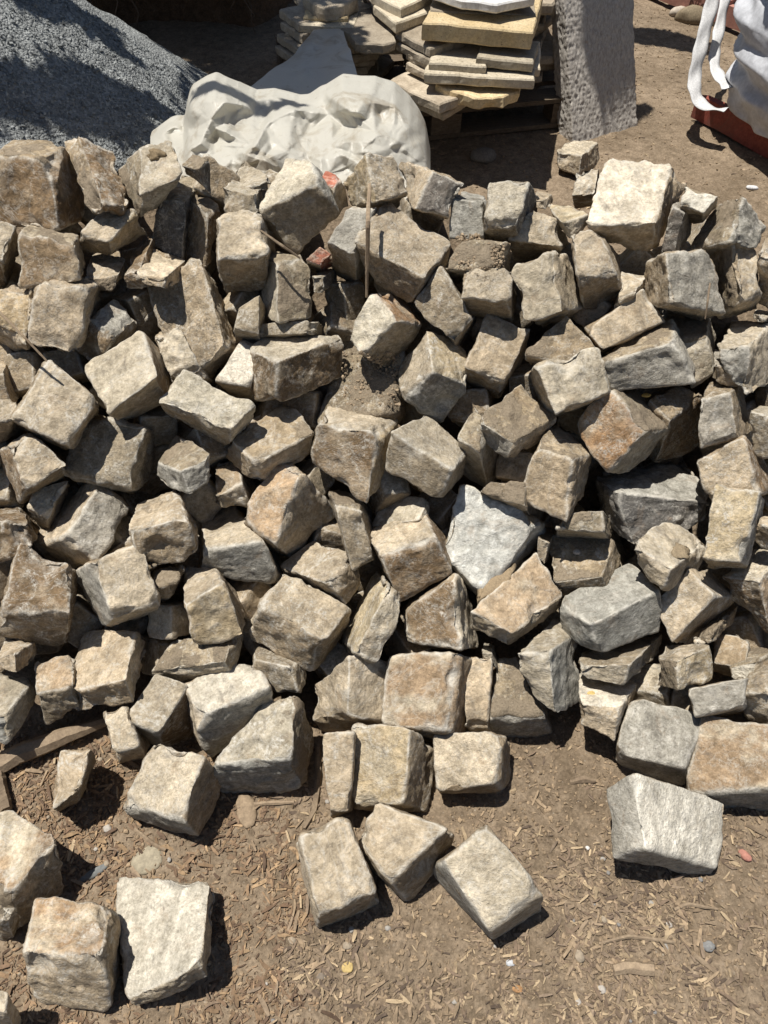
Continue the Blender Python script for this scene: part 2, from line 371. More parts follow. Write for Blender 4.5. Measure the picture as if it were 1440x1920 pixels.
def shade_spray(poly, n, fn, h, sig=.02):  # loose leaves hung sunward of a polygon so their shade takes its outline
    poly = np.array(poly, float); lo, hi = poly.min(0), poly.max(0); k = 0
    while k < n:
        px, py = rng.uniform(lo[0], hi[0]), rng.uniform(lo[1], hi[1])
        if not in_poly(px, py, poly): continue
        k += 1; q = fn(px, py)
        if q is None: continue
        hh = h + rng.normal(0, .06); o_ = over(q[0], q[1], q[2], hh); SHADE_LEAVES.append(((o_[0] + rng.normal(0, sig), o_[1] + rng.normal(0, sig), hh), (.001,) * 3, 1))
shade_spray([(-60, 150), (40, 158), (140, 172), (230, 200), (292, 240), (240, 262), (110, 225), (-60, 192)], 800, heap_hit, 2.3)
shade_spray([(92, 128), (150, 134), (215, 158), (325, 222), (300, 222), (185, 168)], 420, heap_hit, 2.3, .01)
shade_spray([(20, -40), (110, -20), (195, 60), (252, 112), (228, 112), (150, 52), (40, 18)], 450, heap_hit, 2.3, .012)
shade_spray([(200, 40), (215, 60), (200, 75)], 30, heap_hit, 2.3, .01)
shade_spray([(370, 205), (600, 40), (650, 40), (715, 200), (640, 225), (540, 225)], 3200, lambda a_, b_: at_y(a_, b_, 2.52 + .70 * max(0, min(1, (262 - b_) / 200)) ** 1.1), 2.5, .02)  # leaves added out of view to darken the raised sheet corner
shade_spray([(380, 60), (470, 40), (575, 75), (590, 260), (380, 260)], 2600, lambda a_, b_: at_z(a_, b_, .10), 2.7, .03)  # leaves added out of view to darken the pallet's left end
shade_spray([(1180, 52), (1250, 60), (1330, 78), (1330, 100), (1240, 84), (1180, 76)], 520, lambda a_, b_: at_z(a_, b_, 0), 2.0, .004)  # leaf patch added only to cast a dark band across the dirt
shade_spray([(350, 150), (380, 148), (470, 178), (560, 200), (480, 196)], 200, lambda a_, b_: at_y(a_, b_, 2.42), 2.5, .012)
def slab_hit(px, py):
    d = ray(px, py); return CP + d * (((SL_A - CP) @ SL_N) / (d @ SL_N))
SL_A, SL_B = at_ground(1075, 266), at_ground(1194, 236); e_ = (SL_B - SL_A) / np.linalg.norm(SL_B - SL_A); bk_ = np.array([-e_[1], e_[0], 0]); ln_ = math.radians(26)
SL_N = np.cross(e_, np.array([bk_[0] * math.sin(ln_), bk_[1] * math.sin(ln_), math.cos(ln_)]))
shade_spray([(1092, -60), (1215, -60), (1190, 80), (1150, 122), (1124, 160), (1108, 90)], 1100, slab_hit, 2.4, .008)  # leaf patch added and shaped to throw a V of shade on the slab
crown(CR_SPOTS + SHADE_LEAVES, 'crown', 0.045, tr)  # tree foliage together with the leaf patches added for shade

# ---------------------------------------------------------------- stacked flagstones and travertine on a pallet
MTRAV = mat_plain('travertine_yellow', (0.46, 0.35, 0.19), (0.56, 0.45, 0.28), 14, 0.8, None, 0.5, 0.002, pits=True)
MTRAVP = mat_plain('travertine_pale', (0.38, 0.325, 0.235), (0.51, 0.45, 0.345), 14, 0.8, None, 0.5, 0.002, pits=True)
MWHITE = mat_plain('white_cut_stone', (0.48, 0.47, 0.45), (0.58, 0.57, 0.55), 10, 0.6, None, 0.2, 0.001)
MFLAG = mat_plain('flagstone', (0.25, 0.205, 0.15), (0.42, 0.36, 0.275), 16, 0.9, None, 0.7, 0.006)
MPAL = mat_plain('old_pallet_wood', (0.10, 0.075, 0.05), (0.17, 0.13, 0.09), 14, 0.9, (1, 8, 8))
def slab_mesh(poly, z0, z1, seed, name, mat, rough=0.004, bev=0.008, parent=None, sub=0.02):
    """polygon (world xy) prism with broken edges"""
    poly = np.asarray(poly, float); pts = []
    for i in range(len(poly)):
        a, b = poly[i], poly[(i + 1) % len(poly)]; n = max(2, int(np.linalg.norm(b - a) / sub))
        for k in range(n): pts.append(a + (b - a) * k / n)
    pts = np.array(pts); c = pts.mean(0); n = len(pts); rings = []
    th = z1 - z0
    for (sc, zz, am) in ((0.0, z1, 0), (0.35, z1, .3), (0.7, z1, .3), (0.93, z1, .5), (1.0, z1, 1), (1.0, z1 - bev, 1), (1.0, z1 - th * .5, 1.2), (1.0, z0 + bev, 1), (1.0, z0, 1), (0.5, z0, .2), (0.0, z0, 0)):
        q = c + (pts - c) * sc
        if abs(zz - z1) < 1e-6 and sc == 1.0 or abs(zz - z0) < 1e-6 and sc == 1.0:
            d = pts - c; q = c + d * (1 - bev / (np.linalg.norm(d, axis=1, keepdims=True) + 1e-6))
        V = np.c_[q, np.full(n, zz)]
        Nn = fbm(V * 18, seed, 3)[:, None]; d = (pts - c) / (np.linalg.norm(pts - c, axis=1, keepdims=True) + 1e-6)
        V[:, :2] += d * Nn * rough * 3.0 * (sc >= 1.0) + 0; V[:, 2] += fbm(V * 14 + 3, seed + 1, 3) * rough * (am > 0)
        rings.append(V)
    V = np.vstack(rings); F = []
    for r_ in range(len(rings) - 1):
        for k in range(n): F.append((r_ * n + k, r_ * n + (k + 1) % n, (r_ + 1) * n + (k + 1) % n, (r_ + 1) * n + k))
    F = [f[::-1] for f in F]
    return mesh_obj(name, V, F, mat, parent, (c[0], c[1], z0), smooth=False)
def tile(xa, ya, xb, yb, Yd, depth, th, mat, label, cat='paving slab', name='paving_slab', seed=0, rough=.0026, group=None, cut=None):
    """front top edge between two pixels, at world distance Yd"""
    A = at_y(xa, ya, Yd); B = at_z(xb, yb, A[2]); e = B - A; pr = np.array([-e[1], e[0], 0]) / np.linalg.norm(e)
    poly = [A[:2], B[:2], (B + pr * depth)[:2], (A + pr * depth)[:2]]
    if cut: poly = [np.array(A[:2]) + (B - A)[:2] * u + pr[:2] * depth * v for u, v in cut]
    return tag(slab_mesh(poly, A[2] - th, A[2], seed, name, mat, rough, 0.005), label, cat, group)
# pallet
A0 = at_ground(790, 268); ex = np.array([0.93, 0.20, 0]); ex /= np.linalg.norm(ex); ey = np.array([-ex[1], ex[0], 0])
PO = A0 - ex * 0.50; PO[2] = 0
pal = empty('wooden_pallet', PO); tag(pal, 'dark weathered wooden pallet under the stacked flagstones, in shadow', 'pallet')
PL, PD = 1.22, 1.0
for z0, cnt in ((0.0, 3), (0.10, 6)):
    for k in range(cnt):
        s = Soup(); s.add(box_v(PO + ey * (k * (PD - .11) / (cnt - 1)) + [0, 0, z0 + .006 + rng.uniform(0, .003)], ex * PL, ey * 0.11, (0, 0, .018)), BOXF); s.build('deck_board', MPAL, pal, PO + ey * k * .2)
for i in range(3):
    for j in range(3):
        s = Soup(); s.add(box_v(PO + ex * (i * (PL - .14) / 2 + .003) + ey * (j * (PD - .13) / 2 + .004) + [0, 0, .025], ex * 0.13, ey * 0.10, (0, 0, .079)), BOXF); s.build('block', MPAL, pal, PO + ex * i * .5 + ey * j * .4)
def flag_poly(c, rx, ry, rot, r, n=6):
    th = np.sort(np.linspace(0, 2 * math.pi, n, endpoint=False) + r.uniform(-.25, .25, n)); rad = r.uniform(.82, 1.12, n)
    p = np.stack([np.cos(th) * rx * rad / np.maximum(np.abs(np.cos(th)), np.abs(np.sin(th))) * .95, np.sin(th) * ry * rad / np.maximum(np.abs(np.cos(th)), np.abs(np.sin(th))) * .95], 1)
    R_ = np.array([[math.cos(rot), -math.sin(rot)], [math.sin(rot), math.cos(rot)]]); return np.array(c) + p @ R_.T
fr = np.random.RandomState(11); rot0 = math.atan2(ex[1], ex[0])
for pi_, (fx, fy, nn, rx, ry, gname) in enumerate([(.88, .46, 10, .34, .36, 'right'), (.25, .52, 9, .21, .30, 'left')]):
    z = 0.126
    for k in range(nn):
        th = fr.uniform(.022, .036); c = PO + ex * (fx + fr.uniform(-.03, .03)) + ey * (fy + fr.uniform(-.03, .03))
        o = slab_mesh(flag_poly(c[:2], rx * fr.uniform(.92, 1.06), ry * fr.uniform(.92, 1.06), rot0 + fr.uniform(-.12, .12), fr), z, z + th, 200 + pi_ * 30 + k, 'flagstone', MFLAG, .004, .007)
        side = ('right-hand' if pi_ == 0 else 'left-hand')
        tag(o, 'rough brown flagstone lying in the %s stack on the pallet' % side, 'flagstone', 'flagstones in the %s stack on the pallet' % side); z += th + .003
tile(728, 150, 822, 196, 3.02, .30, .035, MFLAG, 'sunlit grey flagstone sticking out low on the left of the right-hand stack', seed=61, rough=.004, name='flagstone', cat='flagstone', cut=[(0, .0), (.55, -.02), (1, .02), (1.05, .5), (1.1, .9), (0.1, 1), (-.06, .45)])
tile(742, 180, 832, 214, 3.0, .24, .025, MFLAG, 'thin grey flagstone beneath the sunlit one, lowest at the stack corner', seed=62, rough=.004, name='flagstone', cat='flagstone')
for k, (xa, ya, xb, yb, Yd) in enumerate([(742, 58, 806, 92, 3.16), (744, 80, 806, 112, 3.14), (762, 96, 812, 122, 3.10), (761, 118, 810, 142, 3.07)]):
    tile(xa, ya, xb, yb, Yd, .30, .03, MFLAG, ['top', 'second', 'third', 'lowest'][k] + ' of four flagstone ends fanning out left of the travertine slabs', seed=70 + k, rough=.004, name='flagstone', cat='flagstone')
tile(815, 160, 972, 172, 2.93, .30, .040, MTRAV, 'rough brown broken slab, under the whitish slab of the right-hand stack', seed=63, rough=.006, cut=[(0, .0), (.12, -.12), (.5, -.22), (.85, -.2), (1, 0.02), (1.02, .9), (0, 1)])
tile(796, 138, 1003, 150, 2.90, .34, .034, MTRAVP, 'long whitish slab with rough broken front edge, beneath two small travertine pieces', seed=64, rough=.003)
tile(803, 118, 912, 124, 2.93, .20, .028, MTRAVP, 'pale yellow travertine piece with pitted edge, left of two side by side', seed=65)
tile(905, 122, 1013, 128, 2.97, .26, .028, MTRAVP, 'narrow travertine piece mostly hidden, its cream right end lit by sun', seed=66)
tile(893, 108, 1000, 118, 2.93, .19, .032, MTRAVP, 'pale travertine piece crossed by a dark shadow band, lying topmost in front', seed=67)
tile(792, 42, 1000, 60, 3.02, .42, .058, MTRAV, 'thick golden travertine slab with pitted front edge, on the right-hand stack', seed=68)
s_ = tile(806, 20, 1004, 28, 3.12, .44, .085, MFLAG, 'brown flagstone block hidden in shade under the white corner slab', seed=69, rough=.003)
tile(700, -6, 812, -16, 3.3, .34, .036, MTRAVP, 'upper cream slab of the pair turned cornerwise between the two stacks', seed=80, cut=[(.30, -.42), (1, -.05), (1.1, 1), (0, 1), (0, .1)])
tile(703, 16, 812, 12, 3.28, .36, .036, MTRAVP, 'lower cream slab of the pair turned cornerwise between the two stacks', seed=81, cut=[(.28, -.45), (1, -.10), (1.1, 1), (0, 1), (0, .1)])
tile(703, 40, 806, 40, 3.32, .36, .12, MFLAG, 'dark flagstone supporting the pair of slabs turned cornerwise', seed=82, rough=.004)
tile(866, 0, 1000, -10, 3.05, .40, .030, MWHITE, 'smooth white slab with sharp corner, topmost at the upper edge of the photo', seed=83, cut=[(0, 0), (.42, -.16), (1, -.05), (1.1, 1), (-.4, 1), (-.3, .3)])
tile(568, 32, 652, 34, 3.30, .30, .034, MTRAV, 'golden travertine slab on top of the left-hand stack, its front half sunlit', seed=84)
tile(560, 45, 664, 50, 3.27, .34, .034, MTRAVP, 'cream slab just under the golden one on the left-hand stack', seed=85)
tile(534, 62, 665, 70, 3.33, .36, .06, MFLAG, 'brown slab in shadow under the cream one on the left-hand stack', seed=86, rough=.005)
tile(650, 78, 742, 82, 3.10, .42, .034, MFLAG, 'large sunlit flagstone jutting forward between the two stacks', seed=87, rough=.006, name='flagstone', cat='flagstone', cut=[(0, .22), (.18, 0.0), (.75, -.03), (1.0, .05), (.82, .42), (.6, .8), (.5, 1), (-.2, .95), (-.25, .3)])
tile(590, 4, 640, 6, 3.34, .18, .05, MFLAG, 'rough brown stone at the very top of the left-hand stack', seed=88, rough=.005, cut=[(-.5, .3), (0, -.1), (.5, -.35), (1.1, -.1), (1.5, .4), (1, 1), (0, 1)])
for k, (xa, ya, xb, yb, Yd) in enumerate([(522, 18, 560, 44, 3.42), (524, 42, 566, 66, 3.38), (520, 64, 560, 92, 3.36), (516, 86, 556, 112, 3.34)]):
    tile(xa, ya, xb, yb, Yd, .34, .032, MFLAG, ['topmost', 'second', 'third', 'lowest'][k] + ' of four stepped flagstone ends at the far left of the left-hand stack', seed=90 + k, rough=.004, name='flagstone', cat='flagstone')

# upright slab
a = at_ground(1075, 266); b = at_ground(1194, 236); e = b - a; wd = np.linalg.norm(e); e /= wd
back = np.array([-e[1], e[0], 0]); lean = math.radians(26); upv = np.array([back[0] * math.sin(lean), back[1] * math.sin(lean), math.cos(lean)])
nrm = np.cross(e, upv); th_ = 0.10; hh = 1.25
n1, n2, n3 = 80, 280, 20
V, F, idx = [], [], {}
def sv(i, j, k):
    if (i, j, k) not in idx: idx[(i, j, k)] = len(V); V.append(a + e * wd * i / n1 + upv * (hh * j / n2 - .02) - nrm * th_ * k / n3)
    return idx[(i, j, k)]
for i in range(n1):
    for j in range(n2):
        F.append((sv(i, j, 0), sv(i + 1, j, 0), sv(i + 1, j + 1, 0), sv(i, j + 1, 0))); F.append((sv(i, j, n3), sv(i, j + 1, n3), sv(i + 1, j + 1, n3), sv(i + 1, j, n3)))
for k in range(n3):
    for j in range(n2):
        F.append((sv(0, j, k), sv(0, j + 1, k), sv(0, j + 1, k + 1), sv(0, j, k + 1))); F.append((sv(n1, j, k), sv(n1, j, k + 1), sv(n1, j + 1, k + 1), sv(n1, j + 1, k)))
    for i in range(n1):
        F.append((sv(i, 0, k), sv(i, 0, k + 1), sv(i + 1, 0, k + 1), sv(i + 1, 0, k))); F.append((sv(i, n2, k), sv(i + 1, n2, k), sv(i + 1, n2, k + 1), sv(i, n2, k + 1)))
V = np.array(V); N = (V - V.mean(0)); loc = np.stack([(V - a) @ e, (V - a) @ upv, (V - a) @ nrm], -1)
dsp = 0.0035 * fbm(loc * np.array([85, 38, 70]), 50, 4) + 0.004 * fbm(loc * 5, 51, 3) + .003 * ridged(loc * np.array([150, 60, 120]), 52, 3)
V = V + (nrm[None] * (((loc[:, 2] > -.001) * 1.0) - ((loc[:, 2] < -th_ + .001) * 1.0))[:, None] + e[None] * ((loc[:, 0] > wd - .001) * 1.0 - (loc[:, 0] < .001) * 1.0)[:, None]) * dsp[:, None]
V = V + e[None] * (0.004 * fbm(np.stack([loc[:, 1] * 5, loc[:, 0] * 0, loc[:, 0] * 0], -1), 53, 3) * np.sign(loc[:, 0] - wd / 2))[:, None]
MSLAB = mat_plain('rough_grey_slab', (0.30, 0.272, 0.24), (0.54, 0.505, 0.455), 95, 0.95, (1.4, 1, .5), 0.7, 0.003)
o = mesh_obj('stone_slab', V, F, MSLAB, None, a); tag(o, 'tall rough grey stone slab standing upright and leaning back beside the stacks', 'stone slab')

# ---------------------------------------------------------------- right: red pallet with white bulk bag
MRED = mat_plain('red_painted_wood', (0.20, 0.05, 0.035), (0.30, 0.085, 0.06), 10, 0.75, (1, 6, 6), 0.4, 0.002, grime=(0.16, 0.08, 0.06))
c0 = at_ground(1293, 224); c1 = at_ground(1342, 248); c2 = at_ground(1446, 308)
uu = (c2 - c1); uu /= np.linalg.norm(uu); vv = np.array([-uu[1], uu[0], 0])
if vv[0] < 0: vv = -vv
PB = c1.copy(); PB[2] = 0
rp = empty('red_pallet', PB); tag(rp, 'red painted pallet under the white bulk bag, at the right edge', 'pallet')
UL, VL = 1.25, 1.1
s = Soup(); cc0 = c0 + [0, 0, 0.0]; s.add([c1 + [0, 0, .01], c1 + uu * UL + [0, 0, .01], c1 + uu * UL + vv * .04 + [0, 0, .01], c1 + vv * .04 + [0, 0, .01], c1 + [0, 0, .105], c1 + uu * UL + [0, 0, .105], c1 + uu * UL + vv * .04 + [0, 0, .105], c1 + vv * .04 + [0, 0, .105]], BOXF); s.build('stringer', MRED, rp, PB)
s = Soup(); ed = c0 - c1; ed[2] = 0; s.add(box_v(c1 + [0, 0, .01] - vv * 0 - ed * .0 , ed, vv * .04 + uu * .03, (0, 0, .095)), BOXF); s.build('end_board', MRED, rp, PB)
for k in range(7):
    s = Soup(); s.add(box_v(c1 + uu * (.01 + k * (UL - .12) / 6) + vv * .045 + [0, 0, .088], uu * .10, vv * (VL - .05), (0, 0, .018)), BOXF); s.build('deck_board', MRED, rp, PB)
for k in (1, 2):
    s = Soup(); s.add(box_v(c1 + vv * (VL * k / 2 - .05) + [0, 0, .01], uu * UL, vv * .04, (0, 0, .077)), BOXF); s.build('stringer', MRED, rp, PB)
BC = c1 + uu * .40 + vv * .42; BC[2] = 0.108
bag = empty('bulk_bag', BC); tag(bag, 'large white woven bulk bag with wide lifting straps, standing on the red pallet', 'bag')
MBAG = mat_plain('white_woven_plastic', (0.40, 0.41, 0.435), (0.48, 0.49, 0.515), 5, 0.5, None, 0.25, 0.004, rnd=False)
nt_, nz_ = 260, 120; TH, ZZ = np.meshgrid(np.linspace(0, 2 * math.pi, nt_, endpoint=False), np.linspace(0, 1, nz_))
ct, st = np.cos(TH), np.sin(TH); sq = 1 / (np.abs(ct) ** 4 + np.abs(st) ** 4) ** .25
PF = np.stack([ct * 1.2, st * 1.2, ZZ * 3.4 + .25 * np.sin(TH * 3)], -1)
rad = .52 * np.interp(ZZ, [0, .05, .12, .17, .24, .30, .38, .46, .7, 1], [.94, .97, 1.04, .99, 1.07, 1.0, 1.06, 1.02, 1.14, 1.26])
rad = rad + .035 * ridged(PF * np.array([.9, .9, 1.9]) + 4, 60, 2) * np.interp(ZZ, [0, .05, .45, .8], [.3, 1, 1, .4]) + crease(np.stack([TH * .5, ZZ * 1.6, TH * 0], -1), [(2.2, .012), (3.1, .010), (5.2, .006), (8, .004)], 66) + .010 * fbm(PF * 3, 61, 3) + .004 * ridged(PF * np.array([3, 3, 9]), 62, 2)
cx, cy = ct * sq ** .75 * rad, st * sq ** .75 * rad; Vb = np.stack([BC[0] + cx * uu[0] + cy * vv[0], BC[1] + cx * uu[1] + cy * vv[1], BC[2] + .92 * ZZ + .015 * fbm(PF * 2, 63, 2)], -1).reshape(-1, 3)
F = []
for j in range(nz_ - 1):
    for i in range(nt_): F.append((j * nt_ + i, j * nt_ + (i + 1) % nt_, (j + 1) * nt_ + (i + 1) % nt_, (j + 1) * nt_ + i))
F.append(tuple(range((nz_ - 1) * nt_, nz_ * nt_))); F.append(tuple(range(nt_))[::-1])
mesh_obj('bag_body', Vb, F, MBAG, bag, BC)
def ribbon(px, width, name, mat, parent, th=.003, tw=None):
    pts = np.array([at_depth(x, y, Z_) for x, y, Z_ in px]); n = 60; t = np.linspace(0, len(pts) - 1, n); i = np.minimum(t.astype(int), len(pts) - 2); f = (t - i)[:, None]
    g_ = lambda k: pts[np.clip(i + k, 0, len(pts) - 1)]
    c = .5 * ((2 * g_(0)) + (-g_(-1) + g_(1)) * f + (2 * g_(-1) - 5 * g_(0) + 4 * g_(1) - g_(2)) * f ** 2 + (-g_(-1) + 3 * g_(0) - 3 * g_(1) + g_(2)) * f ** 3)
    V, F = [], []
    for k in range(n):
        tg = c[min(k + 1, n - 1)] - c[max(k - 1, 0)]; tg /= np.linalg.norm(tg)
        sd = np.array(tw if tw is not None else (1, .25, 0.)); sd = sd - tg * (sd @ tg); sd /= np.linalg.norm(sd); nn = np.cross(tg, sd)
        wv = width * (1 + .05 * math.sin(k * .9))
        for m_ in range(5):
            V.append(c[k] + sd * wv * (m_ / 4 - .5) + nn * (.004 * math.sin(k * .5 + m_)));
        for m_ in range(5): V.append(c[k] + sd * wv * (m_ / 4 - .5) + nn * (.004 * math.sin(k * .5 + m_) - th))
    for k in range(n - 1):
        o_ = k * 10
        for m_ in range(4):
            F.append((o_ + m_, o_ + m_ + 1, o_ + m_ + 11, o_ + m_ + 10)); F.append((o_ + 5 + m_, o_ + 15 + m_, o_ + 16 + m_, o_ + 6 + m_))
        F.append((o_, o_ + 10, o_ + 15, o_ + 5)); F.append((o_ + 4, o_ + 9, o_ + 19, o_ + 14))
    return mesh_obj(name, V, F, mat, parent, V[0])
MWEB = mat_plain('white_webbing', (0.42, 0.42, 0.42), (0.62, 0.62, 0.62), 150, 0.8, (1, 1, .35), 0.7, 0.002, rnd=False)
ribbon([(1345, -40, 3.0), (1334, 10, 3.02), (1322, 55, 3.03), (1313, 95, 3.04), (1304, 135, 3.06), (1303, 165, 3.06), (1311, 190, 3.05), (1335, 203, 3.03), (1362, 205, 3.0)], .058, 'lifting_strap', MWEB, bag)
ribbon([(1372, -40, 3.2), (1360, 0, 3.2), (1350, 50, 3.18), (1342, 90, 3.15), (1340, 120, 3.12), (1352, 148, 3.05), (1366, 165, 3.0)], .052, 'lifting_strap', MWEB, bag, tw=(.8, .6, 0))

# ---------------------------------------------------------------- red stencilled pallet farther back
q0 = at_ground(1226, 6); q1 = at_ground(1378, 66); d_ = q1 - q0; d_ /= np.linalg.norm(d_); q0 = q0 - d_ * .15; pv = np.array([-d_[1], d_[0], 0])
if pv[1] < 0: pv = -pv
MPINK = mat_plain('faded_red_paint', (0.36, 0.17, 0.13), (0.46, 0.24, 0.19), 9, 0.85, (1, 5, 5), 0.3, 0.002, grime=(0.30, 0.17, 0.13))
fp = empty('stencilled_pallet', q0); tag(fp, 'faded red pallet stencilled with dark letters, in the upper right corner', 'pallet')
FL = 1.15
s = Soup(); s.add(box_v(q0 + [0, 0, .022], d_ * FL, pv * .035, (0, 0, .09)), BOXF); s.build('stringer', MPINK, fp, q0)
for k in (1, 2):
    s = Soup(); s.add(box_v(q0 + pv * (.45 * k) + [0, 0, .022], d_ * FL, pv * .035, (0, 0, .09)), BOXF); s.build('stringer', MPINK, fp, q0 + pv * .45 * k)
for k in range(7):
    s = Soup(); s.add(box_v(q0 + d_ * (.0 + k * (FL - .1) / 6) - pv * .005 + [0, 0, .113], d_ * .10, pv * .98, (0, 0, .018)), BOXF); s.build('deck_board', MPAL if k % 3 else MPINK, fp, q0 + d_ * k * .15)
for k in range(3):
    s = Soup(); s.add(box_v(q0 + d_ * (.02 + k * (FL - .14) / 2) + [0, 0, .003], d_ * .10, pv * .95, (0, 0, .018)), BOXF); s.build('deck_board', MPAL, fp, q0 + d_ * k * .5)
cu = bpy.data.curves.new('stencil', 'FONT'); cu.body = 'DKCO'; cu.size = .10; cu.extrude = .0008; cu.space_character = 1.12
to = bpy.data.objects.new('stencil', cu); COL.objects.link(to)
dg = bpy.context.evaluated_depsgraph_get(); me = bpy.data.meshes.new_from_object(to.evaluated_get(dg)); bpy.data.objects.remove(to)
MINK = mat_plain('stencil_ink', (0.05, 0.025, 0.02), (0.10, 0.05, 0.04), 60, 0.9, rnd=False)
me.materials.clear(); me.materials.append(MINK)
lt = bpy.data.objects.new('stencil_lettering', me); COL.objects.link(lt); lt.parent = fp
tl = at_y(1286, 22, 1.0); 
dr = ray(1287, 25); kk = ((q0 - CP) @ pv) / (dr @ pv); pt = CP + dr * kk
R_ = Matrix((tuple(d_), (0, 0, 1), tuple(-pv))).transposed().to_4x4(); R_.translation = Vector(tuple(pt - q0 - pv * .002)); R_ = R_ @ Matrix.Diagonal((.46, 1.0, 1, 1)); lt.matrix_local = R_

# ---------------------------------------------------------------- crumpled plastic sheet thrown over two sacks
def lump(x, y, cx, cy, rx, ry, h, p=2.6):
    r = (np.abs((x - cx) / rx) ** p + np.abs((y - cy) / ry) ** p) ** (1 / p)
    return h * np.clip(1 - r ** 2.2, 0, 1) ** .7
from mathutils.geometry import delaunay_2d_cdt
SIL = [(282, 252), (300, 240), (322, 226), (346, 222), (350, 185), (358, 162), (385, 148), (402, 142), (424, 155), (445, 165), (480, 172), (520, 182), (560, 189), (578, 186), (600, 168), (640, 151), (660, 149), (705, 146), (735, 162), (770, 190), (786, 215), (801, 250), (807, 300)]
REL = [(x, y, 0) for x, y in SIL] + [(370, 190, 6), (420, 192, 8), (462, 198, 6), (395, 225, 4), (376, 268, 8), (405, 240, 1), (430, 214, -2), (480, 216, -1), (402, 257, -4), (432, 229, -5), (492, 226, -3),
 (385, 266, 5), (422, 247, 7), (500, 232, 8), (552, 204, 11), (540, 285, 3), (470, 272, 2), (420, 264, 0), (564, 206, 10), (590, 238, -3), (601, 300, 8), (576, 292, 1), (622, 232, 3), (617, 214, -4), (642, 236, -6), (663, 262, 4),
 (622, 262, 8), (652, 290, 5), (615, 322, 3), (650, 204, 7), (700, 192, 9), (740, 200, 8), (716, 228, 1), (704, 246, 7), (730, 280, 6), (762, 240, 5), (770, 270, 2), (790, 292, 3), (745, 264, 7), (762, 310, 3), (302, 252, 1), (330, 236, 6),
 (346, 252, -3), (356, 282, 3), (350, 302, 0), (402, 290, -5), (440, 290, 1), (476, 274, 8), (502, 290, 7), (540, 312, 1), (450, 322, 0), (380, 332, 0), (600, 345, 0), (700, 340, 2), (652, 330, -3), (302, 266, -1), (500, 345, 0), (560, 345, 0),
 (750, 350, 0), (282, 345, 0), (807, 350, 0), (340, 345, 0)]
RP = np.array(REL, float); dt = delaunay_2d_cdt([Vector((p[0], p[1])) for p in REL], [], [], 0, 1e-6)
DV = np.array([v[:] for v in dt[0]]); DR = np.array([np.mean([RP[j, 2] for j in dt[3][i]]) if len(dt[3][i]) else 0 for i in range(len(DV))])
nx, ny = 420, 240; SX = np.array([p[0] for p in SIL], float); SY = np.array([p[1] for p in SIL], float)
ax_ = np.linspace(282, 807, nx); top = np.interp(ax_, SX, SY); top = np.convolve(np.pad(top, 3, 'edge'), np.ones(7) / 7, 'valid'); top = top + 5 * (np.interp(ax_, np.linspace(282, 807, 17), np.random.RandomState(4).uniform(-1, 1, 17))); tt = np.linspace(0, 1, ny)
PX = np.repeat(ax_[None], ny, 0); PY = top[None] + (352 - top[None]) * tt[:, None]
rel = np.zeros_like(PX)
for f_ in dt[2]:
    A, B, C_ = DV[f_[0]], DV[f_[1]], DV[f_[2]]; det = (B[0] - A[0]) * (C_[1] - A[1]) - (C_[0] - A[0]) * (B[1] - A[1])
    if abs(det) < 1e-6: continue
    u = ((PX - A[0]) * (C_[1] - A[1]) - (C_[0] - A[0]) * (PY - A[1])) / det; v = ((B[0] - A[0]) * (PY - A[1]) - (PX - A[0]) * (B[1] - A[1])) / det
    k = (u >= -1e-6) & (v >= -1e-6) & (u + v <= 1 + 1e-6); rel = np.where(k, DR[f_[0]] * (1 - u - v) + DR[f_[1]] * u + DR[f_[2]] * v, rel)
def blur(a_, n_):
    for ax2 in (0, 1):
        p_ = np.pad(a_, [(n_, n_) if i == ax2 else (0, 0) for i in (0, 1)], 'edge'); c_ = np.cumsum(np.insert(p_, 0, 0, ax2), ax2)
        a_ = (np.take(c_, range(2 * n_ + 1, c_.shape[ax2]), ax2) - np.take(c_, range(0, c_.shape[ax2] - 2 * n_ - 1), ax2)) / (2 * n_ + 1)
    return a_
rel = blur(rel, 2)
pu = np.stack([PX / 560, PY / 560, PX * 0], -1)
